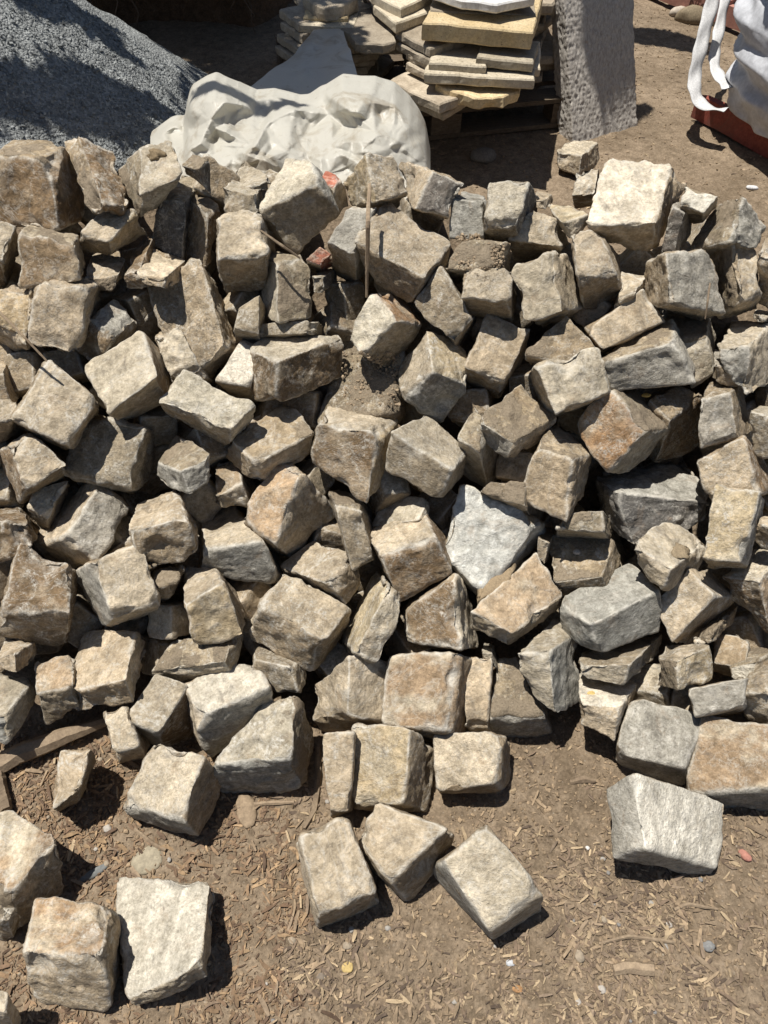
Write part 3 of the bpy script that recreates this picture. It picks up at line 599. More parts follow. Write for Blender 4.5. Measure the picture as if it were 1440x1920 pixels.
def facets(PX, PY, n, amp, seed):
    r = np.random.RandomState(seed); q = np.c_[r.uniform(270, 820, n), r.uniform(50, 360, n)]; q = np.vstack([q, [(260, 40), (830, 40), (260, 370), (830, 370)]]); val = np.r_[r.normal(0, amp, n), 0, 0, 0, 0]
    wx_ = PX + 16 * vn(np.stack([PX / 60, PY / 60, PX * 0], -1), seed); wy_ = PY + 16 * vn(np.stack([PX / 60, PY / 60, PX * 0 + 5], -1), seed)
    d_ = delaunay_2d_cdt([Vector((a_, b_)) for a_, b_ in q], [], [], 0, 1e-6); vv_ = [v[:] for v in d_[0]]; va = [np.mean([val[j] for j in d_[3][i]]) if len(d_[3][i]) else 0 for i in range(len(vv_))]; out = np.zeros_like(PX); fx, fy, fo = wx_.ravel(), wy_.ravel(), out.ravel()
    for f_ in d_[2]:
        A, B, C_ = vv_[f_[0]], vv_[f_[1]], vv_[f_[2]]; det = (B[0] - A[0]) * (C_[1] - A[1]) - (C_[0] - A[0]) * (B[1] - A[1])
        if abs(det) < 1e-6: continue
        k0 = np.where((fx >= min(A[0], B[0], C_[0])) & (fx <= max(A[0], B[0], C_[0])) & (fy >= min(A[1], B[1], C_[1])) & (fy <= max(A[1], B[1], C_[1])))[0]
        u = ((fx[k0] - A[0]) * (C_[1] - A[1]) - (C_[0] - A[0]) * (fy[k0] - A[1])) / det; v = ((B[0] - A[0]) * (fy[k0] - A[1]) - (fx[k0] - A[0]) * (B[1] - A[1])) / det
        k = (u >= 0) & (v >= 0) & (u + v <= 1); fo[k0[k]] = va[f_[0]] * (1 - u[k] - v[k]) + va[f_[1]] * u[k] + va[f_[2]] * v[k]
    return fo.reshape(PX.shape)
sm = blur(facets(PX, PY, 60, .034, 6) + facets(PX, PY, 220, .009, 2), 2) + facets(PX, PY, 900, .0022, 3)
D_ = CF + CR * ((PX - 720) / FPX)[..., None] - CU * ((PY - 960) / FPX)[..., None]
Yb_ = 2.50 - .44 * tt[:, None] ** .75 + 0 * PX; Q_ = CP + D_ * (Yb_ / D_[..., 1])[..., None]
Dn = D_ / np.linalg.norm(D_, axis=-1, keepdims=True); Q_ = Q_ - Dn * ((np.where(rel < 0, rel * .6, rel) * .0078 + sm) * np.clip(tt[:, None] * 8, .6, 1))[..., None]
back = []
for k in range(1, 14):
    s_k = k / 13; q = Q_[0].copy(); q[:, 1] += .30 * s_k + .02 * np.sin(ax_ * .05) * s_k; q[:, 2] = q[:, 2] * (1 - .9 * s_k ** 2.2) + .004; back.append(q)
Pc = np.vstack([np.stack(back[::-1], 0), Q_]); ny = Pc.shape[0]; Pc = Pc.reshape(-1, 3)
MPL = M('dusty_white_plastic', 0.42, 0.35); co = MPL.coords(False)
dn_ = MPL.noise(co, 5, 7, 0.72, 0.9); c = MPL.mix(MPL.ramp(dn_, 0.52, 0.72), (0.62, 0.60, 0.53), (0.34, 0.28, 0.19))
c = MPL.mix(MPL.math('MULTIPLY', MPL.ramp(MPL.noise(co, 38, 6, .7), .60, .70), .35), c, (0.30, 0.24, 0.16)); MPL.base(c)
MPL.b.inputs['Subsurface Weight'].default_value = 0.0
MPL.b.inputs['Coat Weight'].default_value = .15; MPL.b.inputs['Coat Roughness'].default_value = .3
trn = MPL.new('BsdfTranslucent'); MPL.link(c, trn.inputs[0]); mx_ = MPL.new('MixShader'); mx_.inputs[0].default_value = .34
MPL.link(MPL.b.outputs[0], mx_.inputs[1]); MPL.link(trn.outputs[0], mx_.inputs[2]); MPL.link(mx_.outputs[0], MPL.n['Material Output'].inputs[0])
MPL.bump(MPL.noise(co, 30, 6, .65, 1.5), .45, .006)
ps = empty('plastic_sheet', (-.27, 2.34, 0)); tag(ps, 'crumpled dusty translucent white plastic sheet thrown over sacks behind the cobbles', 'plastic sheet')
o = mesh_obj('sheet', Pc.reshape(-1, 3), grid_faces(nx, ny), MPL.m, ps, (-.27, 2.34, 0))

o.data.shade_smooth()
# the raised corner of the sheet pinned under the left-hand stack
n_ = 44; V = []
def bz(p, q, r_, t): return (1 - t) ** 2 * np.array(p, float) + 2 * t * (1 - t) * np.array(q, float) + t * t * np.array(r_, float)
for j in range(n_):
    t = j / (n_ - 1); L_ = bz((395, 205), (525, 145), (588, 58), t); R2_ = bz((690, 205), (660, 120), (642, 58), t)
    for i in range(n_):
        u = i / (n_ - 1); q = L_ + (R2_ - L_) * u; Yd = 2.52 + .70 * t ** 1.3 + .05 * math.sin(u * math.pi) * (1 - t) + .01 * math.sin(u * 11 + t * 3)
        V.append(at_y(q[0], q[1], Yd))
V = np.array(V); V[:, 1] += fbm(V * 5, 77, 2) * .05; V[:, 2] += .018 * ridged(V * 6, 78, 2) * np.repeat(np.sin(np.linspace(0, 1, n_) * math.pi), n_)
mesh_obj('raised_corner', V, grid_faces(n_, n_), MPL.m, ps, V[0])
MSACK = mat_plain('sand_sack', (0.45, 0.42, 0.36), (0.55, 0.52, 0.46), 8, .8)
for (cx, cy, rx, ry, h) in ((-.45, 2.56, .16, .14, .30), (-.05, 2.56, .16, .14, .32)):
    u_ = np.linspace(-1, 1, 40); X, Y = np.meshgrid(cx + u_ * rx, cy + u_ * ry); Z = np.maximum(lump(X, Y, cx, cy, rx, ry, h), 0)
    o = mesh_obj('sand_sack', np.stack([X, Y, Z], -1).reshape(-1, 3), grid_faces(40, 40), MSACK, None, (cx, cy, 0)); tag(o, 'bulging sand sack under the %s half of the plastic sheet' % ('left' if cx < -.3 else 'right'), 'sack')

STONE_TXT = '''
# layer|14 numbers p0 p1 p2 p3 p4 p5 C|colours|label   (G = rests on the open ground)
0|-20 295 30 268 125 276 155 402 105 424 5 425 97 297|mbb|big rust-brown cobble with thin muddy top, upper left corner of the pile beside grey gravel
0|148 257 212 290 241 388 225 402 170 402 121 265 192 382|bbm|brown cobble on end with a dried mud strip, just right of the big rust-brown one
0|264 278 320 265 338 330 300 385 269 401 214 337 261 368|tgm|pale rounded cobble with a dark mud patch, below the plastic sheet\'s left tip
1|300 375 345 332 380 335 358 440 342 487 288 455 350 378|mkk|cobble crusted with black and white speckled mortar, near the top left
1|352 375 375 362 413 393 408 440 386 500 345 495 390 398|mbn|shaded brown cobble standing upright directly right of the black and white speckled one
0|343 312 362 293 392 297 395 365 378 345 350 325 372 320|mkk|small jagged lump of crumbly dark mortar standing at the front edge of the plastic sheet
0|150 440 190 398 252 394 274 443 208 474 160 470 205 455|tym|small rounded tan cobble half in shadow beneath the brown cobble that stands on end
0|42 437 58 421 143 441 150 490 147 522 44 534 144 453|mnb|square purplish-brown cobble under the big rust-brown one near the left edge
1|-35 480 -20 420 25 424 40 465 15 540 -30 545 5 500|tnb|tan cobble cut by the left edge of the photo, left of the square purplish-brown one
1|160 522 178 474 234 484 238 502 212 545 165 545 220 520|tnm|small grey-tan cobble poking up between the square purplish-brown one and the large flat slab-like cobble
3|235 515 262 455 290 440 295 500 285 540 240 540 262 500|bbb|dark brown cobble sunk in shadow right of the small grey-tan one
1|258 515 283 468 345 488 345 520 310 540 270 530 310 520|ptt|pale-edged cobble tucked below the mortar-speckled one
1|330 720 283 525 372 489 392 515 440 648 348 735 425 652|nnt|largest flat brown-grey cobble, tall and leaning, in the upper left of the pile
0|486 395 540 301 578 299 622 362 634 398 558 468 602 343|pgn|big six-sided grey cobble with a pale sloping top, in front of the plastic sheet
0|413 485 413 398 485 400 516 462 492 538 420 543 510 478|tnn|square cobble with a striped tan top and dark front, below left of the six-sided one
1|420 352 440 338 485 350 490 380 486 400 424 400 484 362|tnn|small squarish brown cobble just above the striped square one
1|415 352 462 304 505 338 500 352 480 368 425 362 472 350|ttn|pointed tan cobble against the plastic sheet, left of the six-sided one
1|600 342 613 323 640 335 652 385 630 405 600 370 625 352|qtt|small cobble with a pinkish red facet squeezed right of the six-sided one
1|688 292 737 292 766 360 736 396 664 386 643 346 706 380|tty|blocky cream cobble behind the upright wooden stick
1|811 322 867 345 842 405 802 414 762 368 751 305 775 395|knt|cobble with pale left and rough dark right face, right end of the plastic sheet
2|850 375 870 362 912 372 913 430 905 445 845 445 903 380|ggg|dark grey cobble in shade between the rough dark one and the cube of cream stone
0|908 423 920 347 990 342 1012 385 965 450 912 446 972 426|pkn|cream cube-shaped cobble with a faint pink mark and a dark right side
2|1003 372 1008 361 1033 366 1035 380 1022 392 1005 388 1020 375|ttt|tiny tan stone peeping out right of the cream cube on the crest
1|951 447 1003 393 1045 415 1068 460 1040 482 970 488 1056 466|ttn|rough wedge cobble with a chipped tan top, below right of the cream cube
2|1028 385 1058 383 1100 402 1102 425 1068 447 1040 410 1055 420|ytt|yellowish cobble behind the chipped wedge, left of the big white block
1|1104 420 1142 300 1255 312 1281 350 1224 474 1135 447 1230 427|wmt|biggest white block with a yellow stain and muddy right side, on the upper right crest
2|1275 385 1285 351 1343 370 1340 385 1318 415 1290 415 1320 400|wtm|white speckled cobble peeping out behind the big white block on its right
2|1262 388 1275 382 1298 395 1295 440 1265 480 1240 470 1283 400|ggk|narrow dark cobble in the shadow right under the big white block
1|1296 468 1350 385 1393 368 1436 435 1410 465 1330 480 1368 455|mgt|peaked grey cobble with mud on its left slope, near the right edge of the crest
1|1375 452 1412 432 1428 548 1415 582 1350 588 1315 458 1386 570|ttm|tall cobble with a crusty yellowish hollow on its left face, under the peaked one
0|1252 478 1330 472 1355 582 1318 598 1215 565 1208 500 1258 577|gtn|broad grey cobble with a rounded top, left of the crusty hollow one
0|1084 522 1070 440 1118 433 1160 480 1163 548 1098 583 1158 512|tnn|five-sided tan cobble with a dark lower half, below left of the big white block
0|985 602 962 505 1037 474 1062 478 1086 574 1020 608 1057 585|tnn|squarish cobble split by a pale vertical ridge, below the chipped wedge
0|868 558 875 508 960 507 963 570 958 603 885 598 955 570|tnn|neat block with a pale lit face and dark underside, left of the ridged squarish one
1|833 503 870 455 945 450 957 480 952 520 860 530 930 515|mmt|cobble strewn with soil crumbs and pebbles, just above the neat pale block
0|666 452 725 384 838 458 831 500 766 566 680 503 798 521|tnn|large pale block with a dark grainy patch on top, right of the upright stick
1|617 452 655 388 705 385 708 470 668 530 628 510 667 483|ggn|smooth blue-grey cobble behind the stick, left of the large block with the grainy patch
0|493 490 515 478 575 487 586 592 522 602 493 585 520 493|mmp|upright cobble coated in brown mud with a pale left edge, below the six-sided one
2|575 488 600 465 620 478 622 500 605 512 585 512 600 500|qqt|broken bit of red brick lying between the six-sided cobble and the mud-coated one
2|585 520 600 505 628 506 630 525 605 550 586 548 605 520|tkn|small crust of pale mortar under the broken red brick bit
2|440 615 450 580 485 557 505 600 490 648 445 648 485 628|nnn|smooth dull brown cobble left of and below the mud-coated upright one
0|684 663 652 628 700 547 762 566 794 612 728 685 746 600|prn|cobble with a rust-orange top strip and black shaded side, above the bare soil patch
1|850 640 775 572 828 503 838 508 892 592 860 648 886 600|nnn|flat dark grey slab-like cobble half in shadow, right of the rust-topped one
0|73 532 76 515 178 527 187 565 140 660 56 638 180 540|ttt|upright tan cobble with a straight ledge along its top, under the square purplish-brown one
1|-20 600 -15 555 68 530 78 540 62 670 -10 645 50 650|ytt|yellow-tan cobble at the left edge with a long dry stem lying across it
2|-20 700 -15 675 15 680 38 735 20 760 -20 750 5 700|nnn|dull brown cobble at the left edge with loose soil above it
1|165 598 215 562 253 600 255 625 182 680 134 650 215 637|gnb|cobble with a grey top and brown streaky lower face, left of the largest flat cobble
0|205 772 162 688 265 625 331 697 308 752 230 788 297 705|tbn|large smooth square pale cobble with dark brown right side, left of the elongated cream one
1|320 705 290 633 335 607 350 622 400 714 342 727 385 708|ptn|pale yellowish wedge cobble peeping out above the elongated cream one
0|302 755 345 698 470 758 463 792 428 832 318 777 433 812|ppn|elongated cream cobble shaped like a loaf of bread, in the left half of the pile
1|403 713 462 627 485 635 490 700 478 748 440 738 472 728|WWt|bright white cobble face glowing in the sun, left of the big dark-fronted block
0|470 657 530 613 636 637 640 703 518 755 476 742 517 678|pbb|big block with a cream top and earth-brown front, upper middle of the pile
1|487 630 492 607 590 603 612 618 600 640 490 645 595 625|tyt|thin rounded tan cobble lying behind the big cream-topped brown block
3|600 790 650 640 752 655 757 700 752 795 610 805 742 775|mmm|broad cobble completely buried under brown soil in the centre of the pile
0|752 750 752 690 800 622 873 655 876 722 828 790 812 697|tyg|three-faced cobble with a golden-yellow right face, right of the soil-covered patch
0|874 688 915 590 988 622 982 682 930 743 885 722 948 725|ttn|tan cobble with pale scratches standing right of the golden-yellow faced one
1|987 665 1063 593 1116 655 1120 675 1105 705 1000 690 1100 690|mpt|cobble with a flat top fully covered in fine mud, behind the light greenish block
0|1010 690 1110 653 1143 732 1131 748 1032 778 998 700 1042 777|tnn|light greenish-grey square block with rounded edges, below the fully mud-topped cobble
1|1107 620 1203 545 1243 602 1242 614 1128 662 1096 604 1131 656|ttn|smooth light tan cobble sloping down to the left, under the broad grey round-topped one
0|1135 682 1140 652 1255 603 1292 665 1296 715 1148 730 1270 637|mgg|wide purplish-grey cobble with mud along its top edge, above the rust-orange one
1|1275 640 1260 598 1330 600 1340 632 1338 695 1300 728 1325 633|mtt|cobble with a soil-heaped top, wedged right of the wide purplish-grey one
2|1342 685 1342 657 1375 668 1393 723 1385 728 1345 712 1376 690|ggn|flat broken greenish-grey chip of stone standing left of the round cobble at the right edge
0|1344 655 1372 612 1450 598 1480 700 1397 737 1370 705 1405 650|ttg|large rounded pale cobble cut by the right edge, level with the wide purplish-grey one
2|1412 590 1420 583 1460 585 1460 600 1430 605 1412 600 1440 595|ppt|small pale stone tip above the large rounded cobble at the right edge
0|1138 884 1077 793 1146 735 1178 726 1256 803 1190 879 1214 810|rmt|rust-orange cobble tilted like a diamond, the most orange stone, right of centre
1|1218 750 1280 727 1314 738 1308 838 1230 868 1215 840 1258 790|mbn|cobble with a muddy top and purple-brown streaked front, touching the rust-orange diamond on its right
1|1317 750 1340 711 1388 728 1410 803 1383 822 1310 840 1367 735|mmg|squarish grey cobble with a vertical band of mud on its right, near the right edge
1|1408 775 1425 765 1470 768 1480 830 1465 870 1412 850 1450 780|ttn|tan cobble cut by the right edge, right of the one with the vertical mud band
1|1330 925 1308 868 1392 822 1412 835 1450 915 1350 945 1428 930|tbt|tan tilted cobble with a round brown spot, below the one with the vertical mud band
1|1112 890 1278 853 1338 945 1325 972 1187 1018 1122 945 1152 918|gkk|long charcoal-grey block with yellow stains, below the rust-orange diamond
0|25 783 92 680 177 750 180 772 135 842 30 796 130 838|tnn|large flat mottled grey cobble turned on its corner, near the left edge
0|123 893 152 768 267 805 289 815 272 925 150 906 240 918|nnn|large dark olive-grey cobble with a near square face, below the flat mottled one
1|300 868 335 815 392 855 398 892 355 925 295 900 340 885|mgg|round-bottomed dark cobble with a sunlit muddy crown, right of the olive-grey square one
1|18 835 52 814 126 868 115 897 38 937 0 850 45 925|tmb|three-cornered cobble with clotted mud along its lower right edge, left of the olive-grey square one
1|-20 790 -15 750 30 755 48 800 10 825 -20 835 25 790|tmm|small rounded cobble with a mud band at the left edge, beside the flat mottled one
2|55 950 65 920 125 902 128 930 95 1000 65 975 90 975|ptt|pale cobble half hidden behind the cobble with the mud ridge on the left
0|62 1020 135 915 190 905 242 950 187 1048 122 1060 115 1010|tgt|cobble with a slanting mud ridge and broken grey facets, below the olive-grey square one
0|240 1000 262 950 328 922 364 975 367 1040 280 1064 352 968|tnn|dark cobble with a narrow sunlit top, right of the one with the slanting mud ridge
1|-20 975 -15 948 30 948 73 990 55 1030 -20 1060 60 985|bbb|dark brown shaded cobble with a tan rim, cut by the left edge
0|5 1150 40 1022 125 1060 142 1100 118 1205 0 1195 135 1150|bbn|large chocolate-brown rough cobble with a pale left rim, at the left edge
0|175 1055 262 1024 297 1130 290 1142 198 1172 137 1078 212 1160|ttg|cobble with rippled face and grey and white banded left side, right of the chocolate-brown one
2|288 1105 290 1072 345 1057 340 1090 300 1145 285 1140 333 1096|mmt|mud-covered cobble half hidden right of the rippled one
0|350 1135 345 1065 400 1062 450 1130 452 1185 365 1212 420 1090|tny|cobble with pale cap and dark grey front framed by tan edges, left of two-facet block
0|385 1030 382 958 425 942 528 1028 520 1095 375 1072 502 1013|ttg|broad cobble with tan upper part and smooth grey broken front, left of the peach-coloured one
0|456 965 528 857 560 888 632 962 545 1038 488 1020 516 1024|otn|peach-orange cobble turned on its corner, left of centre
0|432 820 540 760 583 815 575 856 482 905 430 855 476 868|mtn|cobble with a flat brown dusty top, left of the one with the crinkled dark front
1|405 930 410 865 440 862 485 920 470 955 400 945 455 905|ott|orange-tan cobble squeezed above the peach one on its left
0|600 798 625 755 742 790 722 880 685 938 588 865 712 808|pyb|cobble with a cream top and deeply crinkled purple-brown front, in the middle of the pile
0|740 815 800 780 873 845 864 887 822 932 725 880 850 882|tnn|cobble with a smooth pale sloping top and dark underside, right of the crinkled one
1|858 820 890 765 912 790 944 882 915 915 868 885 900 850|mtt|muddy wedge cobble right of the smooth pale sloping one
0|897 785 975 728 1040 787 1015 824 948 862 905 825 960 835|mtg|cobble with a dusty top and a white chipped edge, above the tall narrow mottled one
0|1008 842 1038 790 1107 855 1090 925 1060 972 975 935 1075 860|mnn|tall mottled brown and white cobble narrowing downward, left of the long charcoal-grey block
1|833 1030 866 915 1008 975 1015 1005 912 1125 845 1065 905 1120|GGg|large flat whitish slab like cast concrete, right of centre
0|888 1148 1005 1038 1053 1118 1048 1135 945 1215 893 1172 955 1192|omn|cobble with a cracked layer of dried mud on its upper edge, before the whitish slab
0|714 1042 692 1000 790 962 830 1004 845 1078 755 1128 820 1005|pbb|cobble with a cream banded top and purplish-brown front, left of the whitish slab
1|702 985 712 935 800 935 806 965 795 990 702 1003 785 975|ptt|small pale knobbly cobble right behind the cream banded one
1|630 945 615 918 665 930 693 950 700 1055 660 1065 680 955|mnn|tall dark cobble half in shadow between the peach one and the cream banded one
1|530 1062 590 1018 665 1045 672 1100 645 1130 548 1090 618 1098|tnn|cobble with a mottled white top lying behind the big two-facet block
0|495 1140 530 1073 651 1140 640 1182 582 1258 468 1190 608 1203|tnn|big tan block with a bent two-facet front, left of centre in the lower half
0|646 1185 705 1075 728 1105 755 1130 712 1236 655 1237 665 1230|ytt|narrow upright cobble with a groove of mud running down its middle
1|765 1200 762 1150 848 1083 866 1086 893 1210 778 1212 868 1222|bpt|reddish-brown flat cobble with a pale right rim, under the cream banded one
2|905 1225 910 1205 925 1210 938 1240 930 1252 908 1240 922 1225|ptt|small pale stone lodged below the cobble with the cracked mud layer
1|1045 1090 1028 1005 1148 1012 1160 1050 1140 1112 1055 1124 1130 1082|mmn|square cobble with flat top under dirt and one pebble, right of the whitish slab
2|1045 990 1070 963 1125 960 1143 975 1140 1012 1050 1005 1135 1000|mmt|muddy cobble lying behind the square one with the dirt-spread top
0|1051 1130 1180 1058 1228 1110 1237 1180 1120 1224 1060 1180 1107 1172|ggg|large bluish-grey block with clean flat faces, right of centre in the lower half
1|1088 1250 1102 1200 1235 1190 1230 1225 1170 1283 1092 1266 1180 1248|ntt|brown cobble in the shadow directly under the large bluish-grey block
0|968 1230 1045 1158 1075 1195 1087 1310 1040 1335 990 1285 1030 1220|tgt|tongue-shaped cobble pointing downward, left of the large bluish-grey block
1|1092 1320 1087 1262 1192 1283 1190 1300 1150 1385 1095 1355 1165 1325|wtt|cobble with a white-rimmed top and one small yellow leaf on it
0|1185 1020 1258 976 1318 1020 1316 1065 1238 1110 1195 1052 1262 1065|ptt|pale cobble carrying a cake of dried mud, left of the speckled oblong one
0|1321 1046 1345 910 1420 928 1430 945 1402 1055 1330 1062 1388 1056|ygm|upright oblong cobble speckled yellow and cream, near the right edge
0|1262 1200 1233 1130 1288 1070 1325 1072 1378 1122 1300 1202 1343 1118|ttn|brick-shaped tan cobble with crisp edges, below the speckled oblong one
1|1300 1198 1370 1130 1380 1140 1378 1160 1330 1207 1305 1205 1335 1185|mmm|mud-plastered cobble clinging under the brick-shaped tan one
1|1358 1083 1425 1030 1470 1040 1480 1150 1445 1190 1380 1140 1425 1090|pob|cobble with an orange lit face and dark lower side, cut by the right edge
2|1420 980 1430 970 1470 970 1470 1010 1450 1030 1418 1020 1445 990|ttn|small tan cobble at the right edge beside the speckled oblong one
1|1235 1237 1250 1210 1335 1213 1340 1275 1272 1290 1235 1283 1268 1237|tym|small block with a yellow-orange front split by a crack, below the brick-shaped tan one
1|1308 1342 1293 1292 1395 1273 1402 1280 1402 1332 1312 1347 1398 1328|ggn|smooth plain grey cobble lying flat above the mottled block at the right edge
1|1373 1255 1400 1212 1460 1215 1460 1250 1410 1285 1378 1270 1420 1240|mtw|cobble with a brown top and white crusted edge, cut by the right edge
0|1398 1300 1410 1262 1475 1225 1500 1330 1465 1385 1398 1350 1440 1300|ttt|rounded grey-tan cobble cut by the right edge, above the mottled block
0G|1160 1410 1185 1310 1318 1345 1316 1375 1278 1475 1157 1430 1287 1440|ggg|square blue-grey cobble with yellow bands and crisp edges, at the pile\'s lower right foot
1G|1290 1482 1320 1343 1480 1375 1490 1400 1480 1512 1340 1515 1470 1478|xtg|mottled brown and white block on the ground at the right edge
0G|1192 1455 1353 1508 1338 1622 1330 1642 1160 1603 1148 1472 1205 1592|Wgg|flat white block with a sawn smooth grey left side, lowest stone on the right
0|720 1355 735 1235 857 1230 896 1252 862 1390 735 1369 842 1370|xon|square cobble with a rusty brown and orange face, low in the middle of the pile
1|595 1345 592 1290 655 1235 740 1245 735 1350 610 1377 652 1343|ttn|wide grey-tan cobble with a white vertical seam, left of the square rusty one
1|875 1362 870 1235 920 1240 932 1280 925 1370 880 1370 915 1366|ttt|thin upright tan cobble right behind the square rusty one
1|922 1345 930 1243 967 1240 1035 1345 1030 1375 925 1392 1028 1347|mgg|cobble with a long soil-covered slope and grey front, right of the square rusty one
1G|825 1478 818 1380 938 1372 952 1402 946 1484 827 1487 935 1470|pnn|pale flat-topped block on the ground with a square shadow on its left corner
1G|620 1520 605 1382 665 1378 671 1390 664 1512 625 1531 655 1522|ttt|narrow tan cobble on the ground standing left against the pale yellow-tan block
0G|663 1503 658 1358 765 1372 815 1405 795 1515 672 1514 758 1508|yny|pale yellow-tan block with rough grey right side, on the ground below the square rusty one
1G|403 1430 500 1320 550 1300 585 1390 567 1475 412 1487 548 1425|pmg|large grey cobble with a mud band across its front edge, standing on the ground
0|351 1278 475 1243 500 1290 516 1350 388 1420 357 1330 366 1348|wgt|cobble with bright white top and dark pitted front, resting on the mud-banded grey one
1|232 1348 292 1267 350 1287 362 1390 305 1400 236 1372 298 1378|tbg|cobble with a smooth grey sawn strip along its lower left edge, left of the white-topped
2G|218 1412 196 1335 235 1325 280 1395 272 1420 225 1432 262 1398|ptt|pale cobble end sticking out beneath the one with the sawn grey strip
0G|236 1512 290 1397 378 1420 412 1480 372 1568 250 1530 343 1535|png|pale cobble with rounded flat top and deep dark right side, on the wood chips
1|290 1258 330 1200 428 1200 455 1190 430 1264 300 1278 422 1243|mnt|flat mud-topped cobble beneath the one with the pale cap
0|130 1295 150 1190 252 1180 269 1220 247 1310 150 1330 235 1275|ttn|blocky tan cobble with a white worn front edge, above the long split piece of wood
1|72 1298 68 1240 140 1228 150 1260 148 1330 88 1352 135 1290|onn|orange-tan cobble half shaded at the left, beside the white-edged blocky one
1|-5 1235 12 1195 65 1205 65 1240 30 1260 -10 1250 28 1222|tnt|small cobble in shadow at the left edge under the large chocolate-brown one
0|-40 1340 -20 1250 55 1283 66 1310 15 1390 -40 1380 5 1345|ttg|rounded tan cobble at the left edge above the end of the split piece of wood
0G|-50 1640 0 1515 105 1578 113 1670 38 1730 -40 1720 20 1675|xnm|rough white and brown blotched cobble on the ground at the left edge
0G|-20 1720 -10 1700 25 1705 40 1735 28 1763 -20 1765 15 1735|nnn|small dull stone on the ground just under the blotched one at the left edge
0G|43 1790 75 1690 202 1706 222 1728 203 1882 75 1872 192 1790|xnt|cobble with a rusty flat top and cream sloping front, lowest stone on the left
0G|243 1868 220 1650 388 1660 400 1680 382 1840 255 1876 375 1812|wtt|large whitish cobble with a mud strip along its back edge and a pale blue spot
0G|-20 1900 -15 1855 12 1858 38 1915 30 1940 -20 1940 15 1900|ptt|pale corner of a stone cut off by the lower left corner of the photo
0G|566 1571 648 1535 703 1670 706 1690 594 1740 561 1588 598 1716|tnt|streaked four-sided tan cobble on open dirt, left one of the three bottom middle stones
1G|672 1570 708 1512 832 1555 846 1575 768 1692 698 1636 729 1658|tnt|cobble with shaded rough right side on open dirt, middle of the three bottom stones
0G|838 1618 912 1552 1010 1668 1006 1705 924 1760 812 1630 918 1752|ptg|smooth oval-topped pale cobble casting a black shadow, right of the three bottom middle stones
0G|104 1510 112 1408 165 1405 180 1430 145 1500 110 1518 152 1482|tmm|teardrop-shaped flat stone half buried in wood chips at the lower left
1|1420 480 1440 448 1480 455 1480 560 1450 590 1425 560 1450 490|ttt|cobble cut by the right edge, right of the crusty hollow one
2|1162 560 1165 510 1210 520 1212 545 1180 580 1150 585 1195 545|ttt|tan cobble half hidden between the five-sided one and the broad round-topped grey one
1|475 1237 478 1205 560 1240 572 1265 558 1302 490 1287 545 1250|nnn|dark grey-brown cobble in shadow beneath the big two-facet block
2|483 1150 488 1137 505 1135 505 1170 495 1185 483 1180 500 1145|ptt|thin sliver of a pale stone left of the big two-facet block
2|900 925 930 900 985 905 1020 960 1005 985 915 945 985 950|mtt|soil-dusted cobble hidden behind the top of the whitish slab
3|1010 1010 1015 990 1040 995 1035 1040 1020 1055 1008 1040 1030 1020|mtt|narrow dirty cobble between the whitish slab and the square dirt-topped one
3|1076 365 1082 322 1122 318 1126 360 1115 385 1078 390 1116 365|pbb|small white-topped cobble on the ground just left of the big white block
3G|1045 286 1065 266 1120 268 1121 315 1085 326 1047 313 1090 292|pnn|small block alone on the dirt at the foot of the upright grey slab
'''
# ---------------------------------------------------------------- the cobbles
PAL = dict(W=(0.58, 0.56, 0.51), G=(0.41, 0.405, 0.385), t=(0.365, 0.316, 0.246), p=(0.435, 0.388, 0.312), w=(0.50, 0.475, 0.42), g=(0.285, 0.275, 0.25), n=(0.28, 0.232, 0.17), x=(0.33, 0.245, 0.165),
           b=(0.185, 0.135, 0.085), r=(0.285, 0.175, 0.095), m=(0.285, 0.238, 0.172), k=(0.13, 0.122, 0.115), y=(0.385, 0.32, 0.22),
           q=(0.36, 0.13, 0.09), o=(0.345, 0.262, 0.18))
def cube_topo(n):
    idx = {}; P = []; F = []; 
    def vid(p):
        if p not in idx: idx[p] = len(P); P.append(p)
        return idx[p]
    for ax in range(3):
        for s in (0, n):
            for i in range(n):
                for j in range(n):
                    q = []
                    for (a, b) in ((i, j), (i + 1, j), (i + 1, j + 1), (i, j + 1)):
                        p = [0, 0, 0]; p[ax] = s; p[(ax + 1) % 3] = a; p[(ax + 2) % 3] = b; q.append(vid(tuple(p)))
                    F.append(q if s == n else q[::-1])
    return np.array(P, float) * 2 / n - 1, np.array(F)
TOPO = {n: cube_topo(n) for n in (14, 30)}
def vnormals(V, F):
    a, b, c, d = V[F[:, 0]], V[F[:, 1]], V[F[:, 2]], V[F[:, 3]]
    fn = np.cross(c - a, d - b); N = np.zeros_like(V)
    for k in range(4): np.add.at(N, F[:, k], fn)
    return N / (np.linalg.norm(N, axis=1, keepdims=True) + 1e-12)
